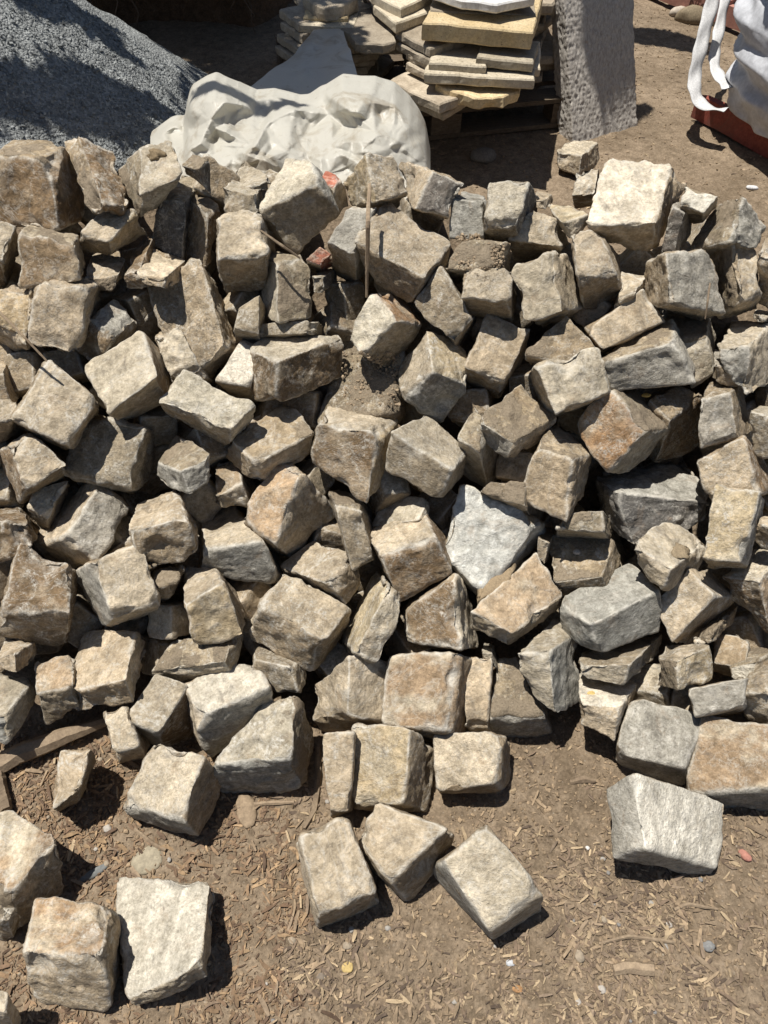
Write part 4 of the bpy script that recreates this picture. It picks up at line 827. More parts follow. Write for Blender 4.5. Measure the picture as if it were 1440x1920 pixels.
def make_stone(K, cols, seed, name, mat, n=30, rough=1.0, r0=0.15):
    """K: 2x2x2x3 array of corners; cols: colours of faces c=0, a=0, b=0"""
    r = np.random.RandomState(seed); Q, F = TOPO[n]
    size = np.linalg.norm(K[1, 1, 1] - K[0, 0, 0]) / 1.73
    # uneven rounding of the edges, chips included
    w0 = Q * 0.5 + 0.5
    Pl = tri(K, w0)
    nz = fbm(Pl * 22 / 1.0, seed, 3); nz2 = vn(Pl * 60, seed + 5)
    rr = np.clip(r0 * (1 + 1.5 * nz + 0.45 * nz2), 0.035, 0.42)[:, None]
    core = np.clip(Q, -(1 - rr), 1 - rr); d = Q - core; dn = d / (np.linalg.norm(d, axis=1, keepdims=True) + 1e-9)
    q = core + dn * rr
    V = tri(K, q * 0.5 + 0.5)
    cen = V.mean(0)
    # a few broken-off corners and edges
    for k in range(5):
        s = np.array([r.choice([-1, 1]), r.choice([-1, 1]), r.choice([-1, 0, 1])], float); r.shuffle(s)
        tip = tri(K, (s[None] * 0.5 + 0.5))[0]; nn = tip - cen + r.normal(0, 0.25, 3) * size * 0.5; nn /= np.linalg.norm(nn)
        mx = (V @ nn).max(); ext = mx - cen @ nn; lim = mx - ext * r.uniform(0.03, 0.13)
        over = V @ nn - lim; V = V - nn * (np.maximum(over, 0) * 0.85)[:, None]
    vol = np.einsum('ij,ij->', np.cross(V[F[:, 1]] - V[F[:, 0]], V[F[:, 2]] - V[F[:, 0]]), V[F[:, 0]] - cen)
    if vol < 0: F = F[:, ::-1]
    N = vnormals(V, F)
    k = size / 0.14; eg = 1 - np.clip((np.abs(dn).max(1) - 0.72) / 0.26, 0, 1); scoop = np.zeros(len(V)); cand = np.where(eg > 0.3)[0]
    for q_ in range(9):
        i_ = r.choice(cand) if q_ < 7 else r.randint(len(V)); R0 = size * r.uniform(.13, .34); dd = V - (V[i_] + N[i_] * R0 * r.uniform(.35, .6))
        t_ = np.clip(1 - np.linalg.norm(dd * np.array([1, r.uniform(.7, 1.3), 1]), axis=1) / R0, 0, 1); scoop = np.maximum(scoop, t_ * R0 * .55)
    V = V - N * (scoop * rough)[:, None]; N = vnormals(V, F)
    bed = r.normal(0, 1, 3); bed /= np.linalg.norm(bed)
    lay = V @ bed * 90 + 2.0 * fbm(V * 16, seed + 3, 3)
    steps = (np.abs((lay % 1.0) - 0.5) * 2)
    edge = 1 - np.clip((np.abs(dn).max(1) - 0.72) / 0.26, 0, 1)
    disp = 0.0056 * fbm(V * 16 + seed, seed, 3) - 0.0048 * np.abs(vn(V * 26 + seed, seed + 1)) + 0.0022 * ridged(V * 45, seed + 2, 3) \
        + 0.0017 * fbm(V * 150, seed + 4, 3) + 0.0007 * (steps - 0.5) * (fbm(V * 9, seed + 6, 2) > -0.05)
    V = V + N * (disp * k * rough)[:, None]
    # face colours blended with ragged borders
    jit = 0.20 * fbm(V * 45, seed + 8, 3)
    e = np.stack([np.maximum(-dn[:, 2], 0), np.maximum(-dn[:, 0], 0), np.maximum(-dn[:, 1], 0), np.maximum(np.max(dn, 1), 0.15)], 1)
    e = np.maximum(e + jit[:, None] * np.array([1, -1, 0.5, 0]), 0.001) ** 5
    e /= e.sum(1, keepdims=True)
    base = [PAL[c] for c in cols] + [PAL['n']]  # some cobble sides carry a darker code for the shade they stood in
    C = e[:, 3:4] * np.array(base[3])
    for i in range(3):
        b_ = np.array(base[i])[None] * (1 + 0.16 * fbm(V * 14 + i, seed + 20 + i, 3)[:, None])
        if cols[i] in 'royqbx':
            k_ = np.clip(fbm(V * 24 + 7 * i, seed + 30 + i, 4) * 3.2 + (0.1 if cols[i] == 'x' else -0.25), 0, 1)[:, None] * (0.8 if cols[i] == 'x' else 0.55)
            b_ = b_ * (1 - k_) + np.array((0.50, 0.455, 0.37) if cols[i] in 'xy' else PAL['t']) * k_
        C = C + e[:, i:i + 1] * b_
    tone = r.uniform(0.86, 1.14); warm = r.uniform(-0.04, 0.04)
    C = C * tone * np.array([1 + warm, 1, 1 - warm])
    mud = sum(e[:, i] * (0.62 if cols[i] == 'm' else 0.0) for i in range(3)) * np.clip(.75 + 1.3 * fbm(V * 20, seed + 40, 3), 0, 1.3)
    up = N[:, 2]
    mud = np.clip(mud + 0.42 * np.clip(fbm(V * 11, seed + 9, 3) * 2.2 - 0.25, 0, 1) * (up > -0.3), 0, 1)
    V = V + N * (mud * (0.0012 + 0.0022 * np.abs(vn(V * 170, seed + 10))))[:, None]
    wear = np.clip((edge * 1.1 + np.clip(scoop * 60, 0, .5) * (1 if seed % 3 else 0)) * (1 - mud), 0, 1)
    o = mesh_obj(name, V, F, mat, None, cen)
    set_attr(o, 'col', C); set_attr(o, 'mud', mud, 'FLOAT'); set_attr(o, 'wear', wear, 'FLOAT')
    return o
def tri(K, w):
    a, b, c = w[:, 0:1], w[:, 1:2], w[:, 2:3]
    return sum((a if i else 1 - a) * (b if j else 1 - b) * (c if k else 1 - c) * K[i, j, k] for i in (0, 1) for j in (0, 1) for k in (0, 1))
def solve_depths(p, Z, L0=0.135):
    """edge depths of a box corner seen at C whose three edges run to p0, p2, p4"""
    E = np.array([(p[i] - p[6]) * Z / FPX for i in (0, 2, 4)])
    lo, hi = np.array([0.004] * 3), np.array([0.16] * 3)
    for it in range(5):
        g = [np.linspace(lo[i], hi[i], 11) for i in range(3)]
        z = np.stack(np.meshgrid(*g, indexing='ij'), -1).reshape(-1, 3)
        L = np.sqrt((E ** 2).sum(1)[None] + z ** 2); cost = 0
        for i, j in ((0, 1), (1, 2), (0, 2)):
            cost = cost + ((E[i] @ E[j] + z[:, i] * z[:, j]) / (L[:, i] * L[:, j])) ** 2
        cost = cost + 0.10 * (np.log(L / L0) ** 2).sum(1)
        b = z[cost.argmin()]; w_ = (hi - lo) / 10
        lo, hi = np.maximum(b - w_, 0.003), b + w_
    return b
def corners(p, Z, z):
    zz = {(0, 0, 0): 0, (1, 0, 0): z[0], (0, 1, 0): z[1], (0, 0, 1): z[2], (1, 1, 0): z[0] + z[1], (0, 1, 1): z[1] + z[2], (1, 0, 1): z[0] + z[2]}
    pi = {(0, 0, 0): 6, (1, 0, 0): 0, (0, 1, 0): 2, (0, 0, 1): 4, (1, 1, 0): 1, (0, 1, 1): 3, (1, 0, 1): 5}
    K = np.zeros((2, 2, 2, 3))
    for k, v in zz.items(): K[k] = at_depth(p[pi[k]][0], p[pi[k]][1], Z + v)
    K[1, 1, 1] = (K[1, 1, 0] + K[0, 1, 1] + K[1, 0, 1]) * (2 / 3) - (K[1, 0, 0] + K[0, 1, 0] + K[0, 0, 1]) / 3
    K[1, 1, 1] = 0.5 * K[1, 1, 1] + 0.5 * (K[1, 0, 0] + K[0, 1, 0] + K[0, 0, 1] - 2 * K[0, 0, 0])
    return K
ZS = 4; ZW, ZH = 1700 // ZS, 2100 // ZS; ZOFF = 120
zbuf = np.zeros((ZH, ZW)); zinn = np.zeros((ZH, ZW))
def shrink(p): return p.mean(0) + (p - p.mean(0)) * 0.88
def rast(p, Z, z):
    """front depth of the box over the coarse pixel grid"""
    d = [z[0], z[0] + z[1], z[1], z[1] + z[2], z[2], z[2] + z[0], 0.0]
    out = np.zeros((ZH, ZW))
    for a, b, c in ((6, 0, 1), (6, 1, 2), (6, 2, 3), (6, 3, 4), (6, 4, 5), (6, 5, 0)):
        A, B, C_ = [(p[i] + ZOFF) / ZS for i in (a, b, c)]
        det = (B[0] - A[0]) * (C_[1] - A[1]) - (C_[0] - A[0]) * (B[1] - A[1])
        if abs(det) < 1e-6: continue
        x0, x1 = int(max(0, min(A[0], B[0], C_[0]))), int(min(ZW - 1, max(A[0], B[0], C_[0]) + 1))
        y0, y1 = int(max(0, min(A[1], B[1], C_[1]))), int(min(ZH - 1, max(A[1], B[1], C_[1]) + 1))
        X, Y = np.meshgrid(np.arange(x0, x1 + 1), np.arange(y0, y1 + 1))
        u = ((X - A[0]) * (C_[1] - A[1]) - (C_[0] - A[0]) * (Y - A[1])) / det
        v = ((B[0] - A[0]) * (Y - A[1]) - (X - A[0]) * (B[1] - A[1])) / det
        ok = (u >= 0) & (v >= 0) & (u + v <= 1)
        dep = Z + d[a] + u * (d[b] - d[a]) + v * (d[c] - d[a])
        s = out[y0:y1 + 1, x0:x1 + 1]; s[ok] = np.where(s[ok] == 0, dep[ok], np.minimum(s[ok], dep[ok]))
    return out
def surf(px, py): 
    return float(np.interp(py, [300, 500, 900, 1300, 1450], [1.46, 1.42, 1.40, 1.39, 1.37]))
STONES = []
for ln in STONE_TXT.strip().split('\n'):
    if ln.startswith('#') or '|' not in ln: continue
    a = ln.split('|'); p = np.array(list(map(float, a[1].split()))).reshape(7, 2)
    STONES.append(dict(layer=int(a[0][0]), G='G' in a[0], p=p, cols=a[2], label=a[3], i=len(STONES)))
MST = mat_stone()
def stone_name(s): return 'cobblestone'
for s in sorted(STONES, key=lambda s: (not s['G'], s['layer'], s['i'])):
    p = s['p'].copy()
    # widen slightly: the edges get rounded off afterwards
    cpt = p[:6].mean(0); p[:6] = cpt + (p[:6] - cpt) * 1.125
    if s['G']:
        lo, hi = 0.7, 4.5
        for it in range(16):
            Z = (lo + hi) / 2; z = solve_depths(p, Z, 0.12); K = corners(p, Z, z)
            if np.sort(K[..., 2].ravel())[:3].mean() > -0.014: lo = Z
            else: hi = Z
    else:
        Z = surf(*p[6]) + 0.018 * s['layer']; z = solve_depths(p, Z)
        R = rast(shrink(p), Z, z); ov = (R > 0) & (zinn > 0)
        if ov.any(): Z += min(max(0.0, float(np.percentile(zinn[ov] + 0.004 - R[ov], 80))), 0.05)
        K = corners(p, Z, z)
        zm = K[..., 2].min()
        if zm < -0.10: pass
    R = rast(p, Z, z); zbuf = np.where((R > 0) & ((zbuf == 0) | (R < zbuf)), R, zbuf)
    R2 = rast(shrink(p), Z, z); zinn = np.where((R2 > 0) & ((zinn == 0) | (R2 < zinn)), R2, zinn)
    s['K'], s['Z'] = K, Z
    o = make_stone(K, s['cols'], 100 + s['i'] * 13 + (5 if 'lowest stone on the left' in s['label'] else 0), 'cobblestone', MST, rough=0.3 if 'W' in s['cols'] else 0.5 if any(w_ in s['label'] for w_ in ('smooth', 'flat white', 'clean', 'crisp')) else 1.15)
    tag(o, s['label'], 'stone')
# where the heap still has holes, smaller cobbles sit a hand's breadth down
PLUGS = []
zz_ = zbuf.copy(); hr = np.random.RandomState(12)
for it in range(70):
    best = None
    for q_ in range(400):
        px, py = hr.uniform(-20, 1460), hr.uniform(350, 1330)
        if py > 1250 and px < 620: continue
        if py < 470 and px > 820: continue
        jx, jy = int((px + ZOFF) / ZS), int((py + ZOFF) / ZS); w1 = zz_[jy - 6:jy + 7, jx - 6:jx + 7]; f_ = (w1 == 0).mean()
        if best is None or f_ > best[0]: best = (f_, px, py)
    if best[0] < .3: break
    f_, px, py = best; jx, jy = int((px + ZOFF) / ZS), int((py + ZOFF) / ZS); w2 = zbuf[jy - 14:jy + 15, jx - 14:jx + 15]
    zz_[jy - 9:jy + 10, jx - 9:jx + 10] = 1; zl = np.median(w2[w2 > 0]) if (w2 > 0).any() else surf(px, py); PLUGS.append((px, py, zl + .105))
# stones deeper in the heap, glimpsed through the gaps
def rotm(r):
    q = r.normal(0, 1, 4); q /= np.linalg.norm(q); return np.array(Matrix(np.array(__import__('mathutils').Quaternion(q).to_matrix())))
fr = np.random.RandomState(3); nf = 0
def deep(px, py, Zf, lo_, hi_):
    global nf
    c = at_depth(px, py, Zf)
    if c[2] < 0.03: return
    R_ = rotm(fr); dm = fr.uniform(lo_, hi_, 3); K = np.zeros((2, 2, 2, 3))
    for i in (0, 1):
        for j in (0, 1):
            for k in (0, 1): K[i, j, k] = c + R_ @ ((np.array([i, j, k]) * 2 - 1) * dm * fr.uniform(0.9, 1.1, 3))
    o = make_stone(K, ''.join(fr.choice(list('tnmgt'), 3)), 5000 + nf * 7, 'cobblestone', MST, n=14)
    tag(o, 'dusty cobble deep in the heap, glimpsed only through dark gaps between the front cobbles', 'stone', 'cobbles buried in the heap'); nf += 1
for px, py, Zf in PLUGS: deep(px, py, Zf, .030, .048)
for gy in range(9):
    for gx in range(12):
        px = -40 + gx * 140 + fr.uniform(-45, 45); py = 400 + gy * 112 + fr.uniform(-35, 35)
        if py > 1290 or (py < 440 and px > 820): continue
        jx, jy = int((px + ZOFF) / ZS), int((py + ZOFF) / ZS)
        win = zbuf[max(0, jy - 14):jy + 14, max(0, jx - 14):jx + 14]
        front = win[win > 0].max() if (win > 0).any() else surf(px, py) + 0.1
        deep(px, py, max(front, surf(px, py) + 0.08) + 0.085, .042, .066)

# ---------------------------------------------------------------- wood chips, sticks, pebbles and crumbs on the soil
MCHIP = mat_attr('wood_chip', 0.85, 90, 0.35, (1, 1, 1), 0.4, 0.001)
CHC = [(0.27, 0.20, 0.13), (0.23, 0.17, 0.112), (0.18, 0.13, 0.09), (0.36, 0.275, 0.175), (0.24, 0.18, 0.122), (0.20, 0.15, 0.106), (0.12, 0.088, 0.064)]
def shard(r, L, Wd, T):
    """a split sliver: tapered, bent and jagged"""
    n = 5; V = []; F = []; bend = r.normal(0, .05) * L; tw = r.uniform(-.4, .4); arch = r.uniform(-.03, .06) * L
    for i in range(n):
        t = i / (n - 1); wv = Wd * (.6 + .4 * math.sin(math.pi * t)) * r.uniform(.7, 1.15)
        cx = (t - .5) * L; cy = bend * (4 * (t - .5) ** 2); cz = arch * (1 - 4 * (t - .5) ** 2); a = tw * (t - .5)
        for sy, sz in ((-1, -1), (1, -1), (1, 1), (-1, 1)):
            y, z = sy * wv / 2, sz * T / 2; V.append((cx + r.uniform(-.04, .04) * L * (i in (0, n - 1)), cy + y * math.cos(a) - z * math.sin(a), cz + y * math.sin(a) + z * math.cos(a)))
    for i in range(n - 1):
        for k in range(4): F.append((i * 4 + k, i * 4 + (k + 1) % 4, i * 4 + 4 + (k + 1) % 4, i * 4 + 4 + k))
    F.append((3, 2, 1, 0)); F.append(tuple((n - 1) * 4 + k for k in range(4)))
    return np.array(V), F
def orient(V, r, pos, yaw, tilt=.18):
    cy, sy = math.cos(yaw), math.sin(yaw); tx, ty = r.normal(0, tilt), r.normal(0, tilt)
    V = V.copy(); V[:, 2] += V[:, 0] * tx + V[:, 1] * ty
    X = V[:, 0] * cy - V[:, 1] * sy; Y = V[:, 0] * sy + V[:, 1] * cy
    return np.stack([X, Y, V[:, 2]], 1) + pos
def dens(px, py):
    d = 0.07
    def blob(cx, cy, rx, ry, a): return a * math.exp(-(((px - cx) / rx) ** 2 + ((py - cy) / ry) ** 2))
    d += blob(170, 1560, 260, 120, 1.0) + blob(480, 1500, 120, 120, .5) + blob(440, 1800, 120, 130, .5) + blob(80, 1850, 130, 90, .5) + blob(1180, 1720, 190, 110, .95) + blob(1150, 1880, 260, 90, .6) + blob(640, 1760, 200, 130, .25) + blob(720, 1880, 240, 70, .25) + blob(1400, 1550, 90, 80, .4) + blob(1030, 1600, 100, 120, .35) + blob(20, 1450, 140, 90, .6)
    d *= 1 - blob(1050, 1450, 100, 70, .8)
    d *= .35 + 1.3 * max(0., min(1., .5 + 1.6 * float(vn(np.array([[px / 60, py / 60, 0.]]), 9)[0])))
    return min(d, 1)
OCC = [(s['p'][:6], s) for s in STONES if s['G']]
def inside(px, py, poly):
    c = False; n = len(poly); j = n - 1
    for i in range(n):
        if ((poly[i][1] > py) != (poly[j][1] > py)) and (px < (poly[j][0] - poly[i][0]) * (py - poly[i][1]) / (poly[j][1] - poly[i][1] + 1e-9) + poly[i][0]): c = not c
        j = i
    return c
cr = np.random.RandomState(19)
def spot(ymin=1380):
    while True:
        px, py = cr.uniform(-80, 1520), cr.uniform(ymin, 1990)
        if cr.uniform() < dens(px, py) and not any(inside(px, py, p) for p, _ in OCC): return px, py
def gz(p): return float(ground_z(np.array([p[0]]), np.array([p[1]]))[0])
# litter nobody could count
s = Soup()
for k in range(9500):
    px, py = spot(); p = at_ground(px, py); L = cr.gamma(1.5, .0052) + .0025; V, F = shard(cr, L, min(L * cr.uniform(.12, .4), .007), cr.uniform(.0006, .002))
    s.add(orient(V, cr, np.array([p[0], p[1], gz(p) + cr.uniform(.0003, .0035)]), cr.uniform(0, 6.28), .22), F, np.array(CHC[cr.randint(7)]) * cr.uniform(.7, 1.15) * (np.array((.84, .76, .70)) if px < 600 + 80 * math.sin(py * .02) else .93))
for k in range(1500):   # sparse bits on the dirt farther back
    x, y = cr.uniform(-.6, 2.6), cr.uniform(2.3, 5.2); L = cr.uniform(.006, .03); V, F = shard(cr, L, L * cr.uniform(.12, .35), .0015)
    s.add(orient(V, cr, np.array([x, y, gz((x, y)) + .001]), cr.uniform(0, 6.28), .1), F, np.array(CHC[cr.randint(7)]) * cr.uniform(.8, 1.2))
o = s.build('wood_chip_litter', MCHIP, col=True); tag(o, 'fine litter of broken wood chips and bark fibres spread over the dirt', 'wood chips', kind='stuff')
# the larger chips, one by one
protos = []
for k in range(14):
    L = .032; V, F = shard(cr, L, cr.uniform(.004, .008), cr.uniform(.002, .004)); s = Soup(); s.add(V, F, np.array(CHC[k % 6]))
    protos.append(s.build('wood_chip', MCHIP, col=True, loc=(0, 0, 0)))
for k in range(170):
    px, py = spot(); p = at_ground(px, py); src = protos[k % 14]; o = src if k < 14 else src.copy()
    if k >= 14: COL.objects.link(o)
    sc = min(1.25, .4 + cr.gamma(1.6, .2)); o.scale = (sc, sc, sc); o.location = (p[0], p[1], gz(p) + .003 + .0015 * sc); o.rotation_euler = (cr.normal(0, .15), cr.normal(0, .12), cr.uniform(0, 6.28))
    tag(o, 'loose splinter of tan or brown wood scattered among the finer mulch on the dirt', 'wood chip', 'wood chips scattered on the dirt')
# crumbs of soil
ico = None
me_ = bpy.data.meshes.new('tmp'); import bmesh
bm = bmesh.new(); bmesh.ops.create_icosphere(bm, subdivisions=1, radius=1); IV = np.array([v.co[:] for v in bm.verts]); IF = [[v.index for v in f.verts] for f in bm.faces]; bm.free()
bm = bmesh.new(); bmesh.ops.create_icosphere(bm, subdivisions=3, radius=1); JV = np.array([v.co[:] for v in bm.verts]); JF = [[v.index for v in f.verts] for f in bm.faces]; bm.free()
MCRUMB = mat_attr('soil_crumb', 0.95, 260, 0.3, None, 0.6, 0.0015)
s = Soup()
def crumb(pos, r_, c): s.add(pos + IV * min(r_, .0045) * cr.uniform(.5, 1.25, 3) * (1 + cr.uniform(-.38, .38, (12, 1))), IF, c)
for k in range(15000):
    px, py = cr.uniform(-80, 1520), cr.uniform(1330, 1990)
    q = math.exp(-(((px - 1050) / 150) ** 2 + ((py - 1440) / 90) ** 2)) + .55
    if cr.uniform() > q: continue
    p = at_ground(px, py); r_ = cr.gamma(1.6, .0011) + .0007; crumb(np.array([p[0], p[1], gz(p) + r_ * .3]), r_, np.array((.25, .185, .12)) * cr.uniform(.8, 1.25))
for k in range(3500):
    x, y = cr.uniform(-.3, 2.4), cr.uniform(2.2, 4.8); r_ = cr.gamma(1.4, .0019) + .0012; crumb(np.array([x, y, gz((x, y)) + r_ * .3]), r_, np.array((.25, .185, .12)) * cr.uniform(.8, 1.25))
# crumbs lying on the soil-strewn cobble and in the central soil patch
for (x0, x1, y0, y1, n) in ((848, 945, 458, 505, 260), (640, 750, 660, 760, 420), (850, 900, 440, 460, 60)):
    for k in range(n):
        px, py = cr.uniform(x0, x1), cr.uniform(y0, y1); j, i = int((py + ZOFF) / ZS), int((px + ZOFF) / ZS); zz = zbuf[j, i]
        if zz <= 0: continue
        r_ = cr.gamma(1.5, .0012) + .0008; crumb(at_depth(px, py, zz - .0005), r_, np.array((.26, .2, .135)) * cr.uniform(.8, 1.25))
o = s.build('soil_crumbs', MCRUMB, col=True, smooth=False); tag(o, 'small crumbs and clods of dry soil scattered on the ground and cobbles', 'soil', kind='stuff')
# pebbles
MPEB = mat_attr('pebble', 0.8, 120, 0.3, None, 0.4, 0.001)
def pebble(name, pos, rad, c, seed, yaw=0, amp=.22):
    V = JV * (1 + amp * fbm(JV * 1.3 + seed, seed, 3))[:, None] * np.array(rad); cy, sy = math.cos(yaw), math.sin(yaw)
    V = np.stack([V[:, 0] * cy - V[:, 1] * sy, V[:, 0] * sy + V[:, 1] * cy, V[:, 2]], 1)
    s = Soup(); s.add(V + pos, JF, c); return s.build(name, MPEB, None, pos, True, True)
pe = []
for k in range(46):
    px, py = spot(1400); p = at_ground(px, py); r_ = cr.gamma(2, .0016) + .002
    if k < 8: pe.append(pebble('pebble', np.array([p[0], p[1], gz(p) + r_ * .3]), (r_ * 1.2, r_, r_ * .7), [(.30, .28, .25), (.20, .19, .18), (.28, .23, .17), (.36, .33, .29)][k % 4], k)); o = pe[-1]
    else:
        o = pe[k % 8].copy(); COL.objects.link(o); o.location = (p[0], p[1], gz(p) + r_ * .3); o.rotation_euler = (0, 0, cr.uniform(0, 6.28)); sc = cr.uniform(.5, 1.3); o.scale = (sc,) * 3
    tag(o, 'small loose pebble lying on the foreground dirt among the chips', 'pebble', 'pebbles on the foreground dirt')
# named bits
def gpeb(px, py, rad, c, lab, seed, name='pebble', cat='pebble', yaw=0, amp=.25):
    p = at_ground(px, py); tag(pebble(name, np.array([p[0], p[1], gz(p) + rad[2] * .45]), rad, c, seed, yaw, amp), lab, cat)
gpeb(1398, 1604, (.013, .009, .007), (.36, .17, .13), 'salmon-pink stone chip on the dirt at the right edge', 31, yaw=-.8)
gpeb(956, 1806, (.008, .006, .005), (.45, .46, .47), 'bright bluish-white pebble below the smooth oval-topped cobble', 32)
gpeb(652, 1814, (.010, .009, .003), (.42, .31, .13), 'round yellow dead leaf on the dirt below the three bottom stones', 33, 'dead_leaf', 'leaf')
gpeb(970, 1855, (.009, .006, .003), (.30, .17, .08), 'orange-brown dead leaf near the bottom edge of the photo', 34, 'dead_leaf', 'leaf')
gpeb(1328, 1775, (.012, .009, .006), (.19, .19, .185), 'dark blue-grey pebble pressed into the dirt at lower right', 35)
gpeb(602, 1832, (.009, .007, .004), (.17, .14, .11), 'dark round pebble beside the yellow dead leaf', 36)
gpeb(1100, 1592, (.004, .004, .003), (.6, .58, .55), 'tiny white pebble right of the oval-topped cobble', 37)
gpeb(175, 1636, (.030, .008, .006), (.15, .155, .15), 'long thin grey stone shard above the lowest left cobbles', 38, yaw=.55)
gpeb(276, 1612, (.030, .024, .006), (.27, .235, .17), 'flat dusty stone half sunk in the mulch under the round-topped pale cobble', 39, 'flat_stone', 'stone', yaw=.6)
gpeb(462, 1520, (.020, .033, .008), (.24, .18, .12), 'crumbly clod of earth below the mud-banded grey cobble', 40, 'earth_clod', 'clod', yaw=.2, amp=.4)
gpeb(905, 300, (.055, .045, .03), (.17, .155, .135), 'rounded stone lying in the dark shadow in front of the pallet', 41, 'shaded_stone', 'stone')
gpeb(1297, 40, (.09, .05, .05), (.20, .16, .105), 'brown boulder on the dirt by the stencilled pallet', 42, 'boulder', 'stone', yaw=-.2)
gpeb(1272, 28, (.05, .03, .03), (.38, .33, .27), 'pale rubble lump left of the brown boulder at upper right', 43, 'rubble_lump', 'stone')
gpeb(1408, 357, (.022, .010, .009), (.55, .55, .55), 'shiny pale scrap lying on bare dirt right of the pile crest', 44, 'scrap', 'scrap', yaw=-.3)
0 and gpeb(800, 305, (.05, .04, .012), (.20, .21, .22), 'patch of grey gravel just right of the plastic sheet', 45, 'gravel_patch', 'gravel')
# leaf on the white-rimmed cobble, spots of colour
def on(px, py, dz=.004):
    j, i = int((py + ZOFF) / ZS), int((px + ZOFF) / ZS); z = zbuf[j, i]; z = z if z > 0 else 1.5
    return at_depth(px, py, z - dz)
tag(pebble('leaf', on(1108, 1300), (.008, .005, .0015), (.46, .34, .13), 51, .1), 'small yellow leaf lying on the white-rimmed cobble', 'leaf')
tag(pebble('leaf', on(1212, 741), (.010, .006, .002), (.60, .40, .12), 52, .1), 'small yellow leaf on the muddy cobble right of the rust-orange diamond', 'leaf')
tag(pebble('pebble', on(1082, 1035), (.008, .007, .005), (.40, .37, .33), 53, .1), 'grey pebble lying on the dirt-spread square cobble', 'pebble')
def cake(px, py, rx, ry, lab, seed, yaw=0, c=(.24, .19, .125), h=.006):
    # a flattened cake of mud on a cobble face, aligned with the view plane of that face
    p = on(px, py, .002); V = JV * (1 + .75 * fbm(JV * 2.2 + seed, seed, 4))[:, None] * np.array([rx, ry, h])
    V[:, 2] += .002 * vn(V * 300, seed); cy, sy = math.cos(yaw), math.sin(yaw); V = np.stack([V[:, 0] * cy - V[:, 1] * sy, V[:, 0] * sy + V[:, 1] * cy, V[:, 2]], 1)
    # face normal from the depth map
    def D(a, b): 
        j, i = int((b + ZOFF) / ZS), int((a + ZOFF) / ZS); z = zbuf[j, i]; return at_depth(a, b, z if z > 0 else 1.5)
    u = D(px + 14, py) - D(px - 14, py); v = D(px, py - 14) - D(px, py + 14); u /= np.linalg.norm(u); n = np.cross(u, v); n /= np.linalg.norm(n); v = np.cross(n, u)
    s = Soup(); s.add(p + V[:, 0:1] * u + V[:, 1:2] * v + V[:, 2:3] * n, JF, c); tag(s.build('mud_cake', MCRUMB, None, p, True, True), lab, 'mud')
cake(1275, 1035, .032, .017, 'cake of dried mud stuck on the pale cobble beside the speckled oblong', 61, .45)
cake(293, 290, .018, .012, 'dark patch of mud stuck on the pale rounded cobble at upper left', 62, 0, (.20, .15, .09), .008)
cake(930, 1095, .020, .052, 'cracked sheet of dried mud on the cobble before the whitish slab', 63, -.75, (.25, .19, .12), .006)
cake(1370, 580, .02, .01, 'lump of soil between the broad round-topped and the crusty cobbles', 64, 0) if False else None
# sticks and pieces of wood
MSTK = mat_plain('dry_wood', (0.17, 0.125, 0.085), (0.30, 0.23, 0.155), 30, 0.85, (1, 1, 1), 0.6, 0.003)
def stick(pts, rad, lab, name='stick', cat='stick', seg=6, flat=1.0, mat=None):
    pts = np.array(pts); t = np.linspace(0, len(pts) - 1, 26); q = np.stack([np.interp(t, range(len(pts)), pts[:, k]) for k in range(3)], 1)
    q = q + .25 * np.mean(rad) * np.stack([vn(np.c_[t, t * 0, t * 0] * 1.3 + k, 5) for k in range(3)], 1)
    V, F = tube(q, np.interp(t, np.linspace(0, len(pts) - 1, len(rad)), rad), seg); V = np.array(V)
    V = V + .12 * np.mean(rad) * fbm(V * 120, 3, 2)[:, None]
    s = Soup(); s.add(V, F); tag(s.build(name, mat or MSTK, None, pts[0], False), lab, cat)
def gp(px, py, dz=.004): p = at_ground(px, py); return np.array([p[0], p[1], gz(p) + dz])
stick([at_depth(692, 345, 1.40), at_depth(690, 420, 1.36), at_depth(688, 500, 1.42), at_depth(688, 558, 1.46)], [.0035, .0045, .004, .003], 'upright split wooden stick rising between the cobbles behind the large grainy-topped block')
stick([at_depth(-5, 582, 1.36), at_depth(45, 632, 1.36), at_depth(88, 678, 1.38)], [.003, .0025, .002], 'long dry stem lying across the yellow-tan cobble at the left edge')
stick([at_depth(1331, 530, 1.33), at_depth(1327, 565, 1.335), at_depth(1322, 598, 1.35)], [.0015, .002, .001], 'thin straw standing against the broad round-topped grey cobble')
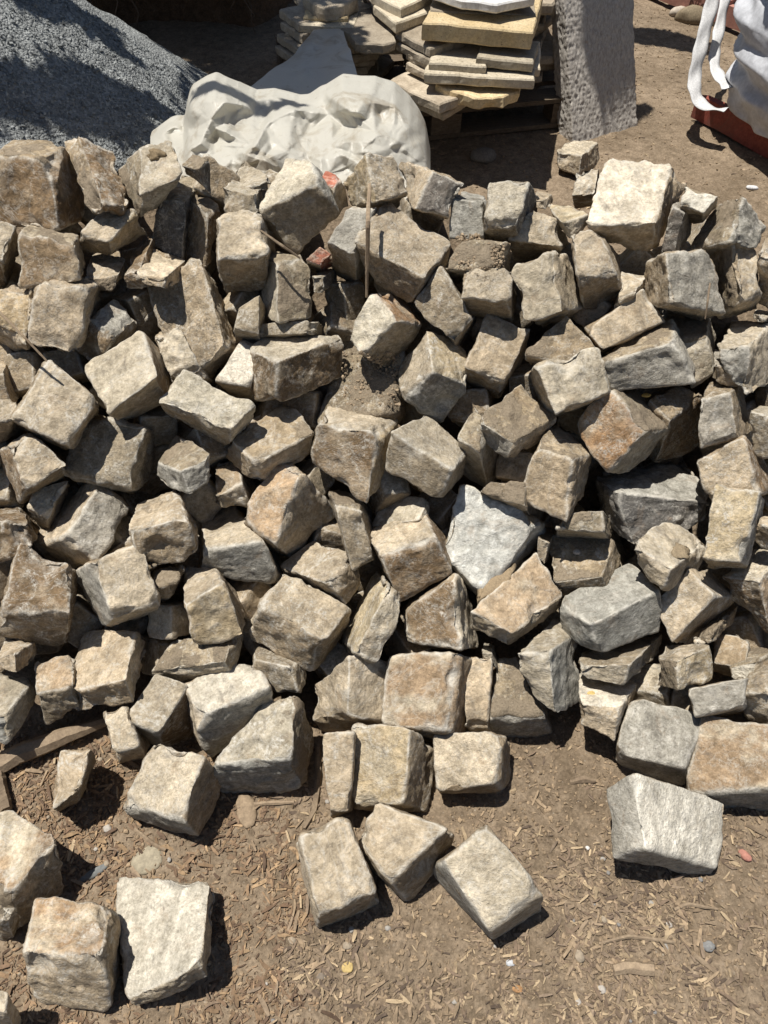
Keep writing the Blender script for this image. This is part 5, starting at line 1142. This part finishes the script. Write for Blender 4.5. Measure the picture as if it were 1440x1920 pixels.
stick([at_depth(488, 432, 1.40), at_depth(530, 462, 1.40), at_depth(562, 484, 1.42)], [.002, .003, .002], 'dark twig lying under the six-sided cobble')
stick([gp(0, 1442, .02), gp(60, 1420, .025), gp(130, 1390, .025), gp(204, 1362, .02)], [.019, .021, .018, .010], 'long split piece of weathered wood on the ground below the left cobbles', 'split_wood', 'wood', 7)
stick([gp(594, 1400), gp(598, 1450), gp(590, 1520), gp(572, 1556)], [.006, .007, .006, .003], 'curved dark bark strip beside the narrow tan cobble', 'bark_strip', 'bark')
stick([gp(1145, 1818), gp(1180, 1816), gp(1224, 1819)], [.010, .011, .010], 'broad flat brown wood piece near the bottom on the right', 'wood_piece', 'wood')
stick([gp(1068, 1466), gp(1094, 1463), gp(1116, 1466)], [.004, .008, .003], 'short yellowish wood chunk on crumbly dirt under the leaf-topped cobble', 'wood_piece', 'wood')
stick([gp(1262, 1706), gp(1290, 1696), gp(1345, 1706)], [.004, .004, .002], 'dark curved bark strip below the flat white block', 'bark_strip', 'bark')
stick([gp(0, 1448, .02), gp(8, 1490, .02), gp(20, 1525, .02)], [.012, .014, .011], 'grey weathered branch end at the left edge above the blotched cobble', 'branch', 'branch')
stick([gp(105, 1538), gp(150, 1500), gp(175, 1496)], [.003, .003, .002], 'dark twig beside the teardrop-shaped stone', 'twig', 'twig')
stick([gp(252, 1554), gp(285, 1582), gp(312, 1596)], [.003, .0045, .003], 'tan wood splinter under the round-topped pale cobble', 'wood_piece', 'wood')
stick([gp(1398, 1545), gp(1418, 1556), gp(1438, 1568)], [.004, .005, .004], 'tan wood splinter at the right edge below the mottled block', 'wood_piece', 'wood')
stick([gp(470, 1508), gp(510, 1505), gp(552, 1504)], [.004, .005, .003], 'light wood splinter below the mud-banded grey cobble', 'wood_piece', 'wood')
stick([gp(1120, 1770), gp(1180, 1756), gp(1262, 1768)], [.003, .004, .003], 'long tan splinter crossing the mulch at lower right', 'wood_piece', 'wood')
stick([gp(1298, 1790), gp(1318, 1806), gp(1340, 1824)], [.004, .005, .004], 'slanting brown splinter at lower right beside the dark pebble', 'wood_piece', 'wood')
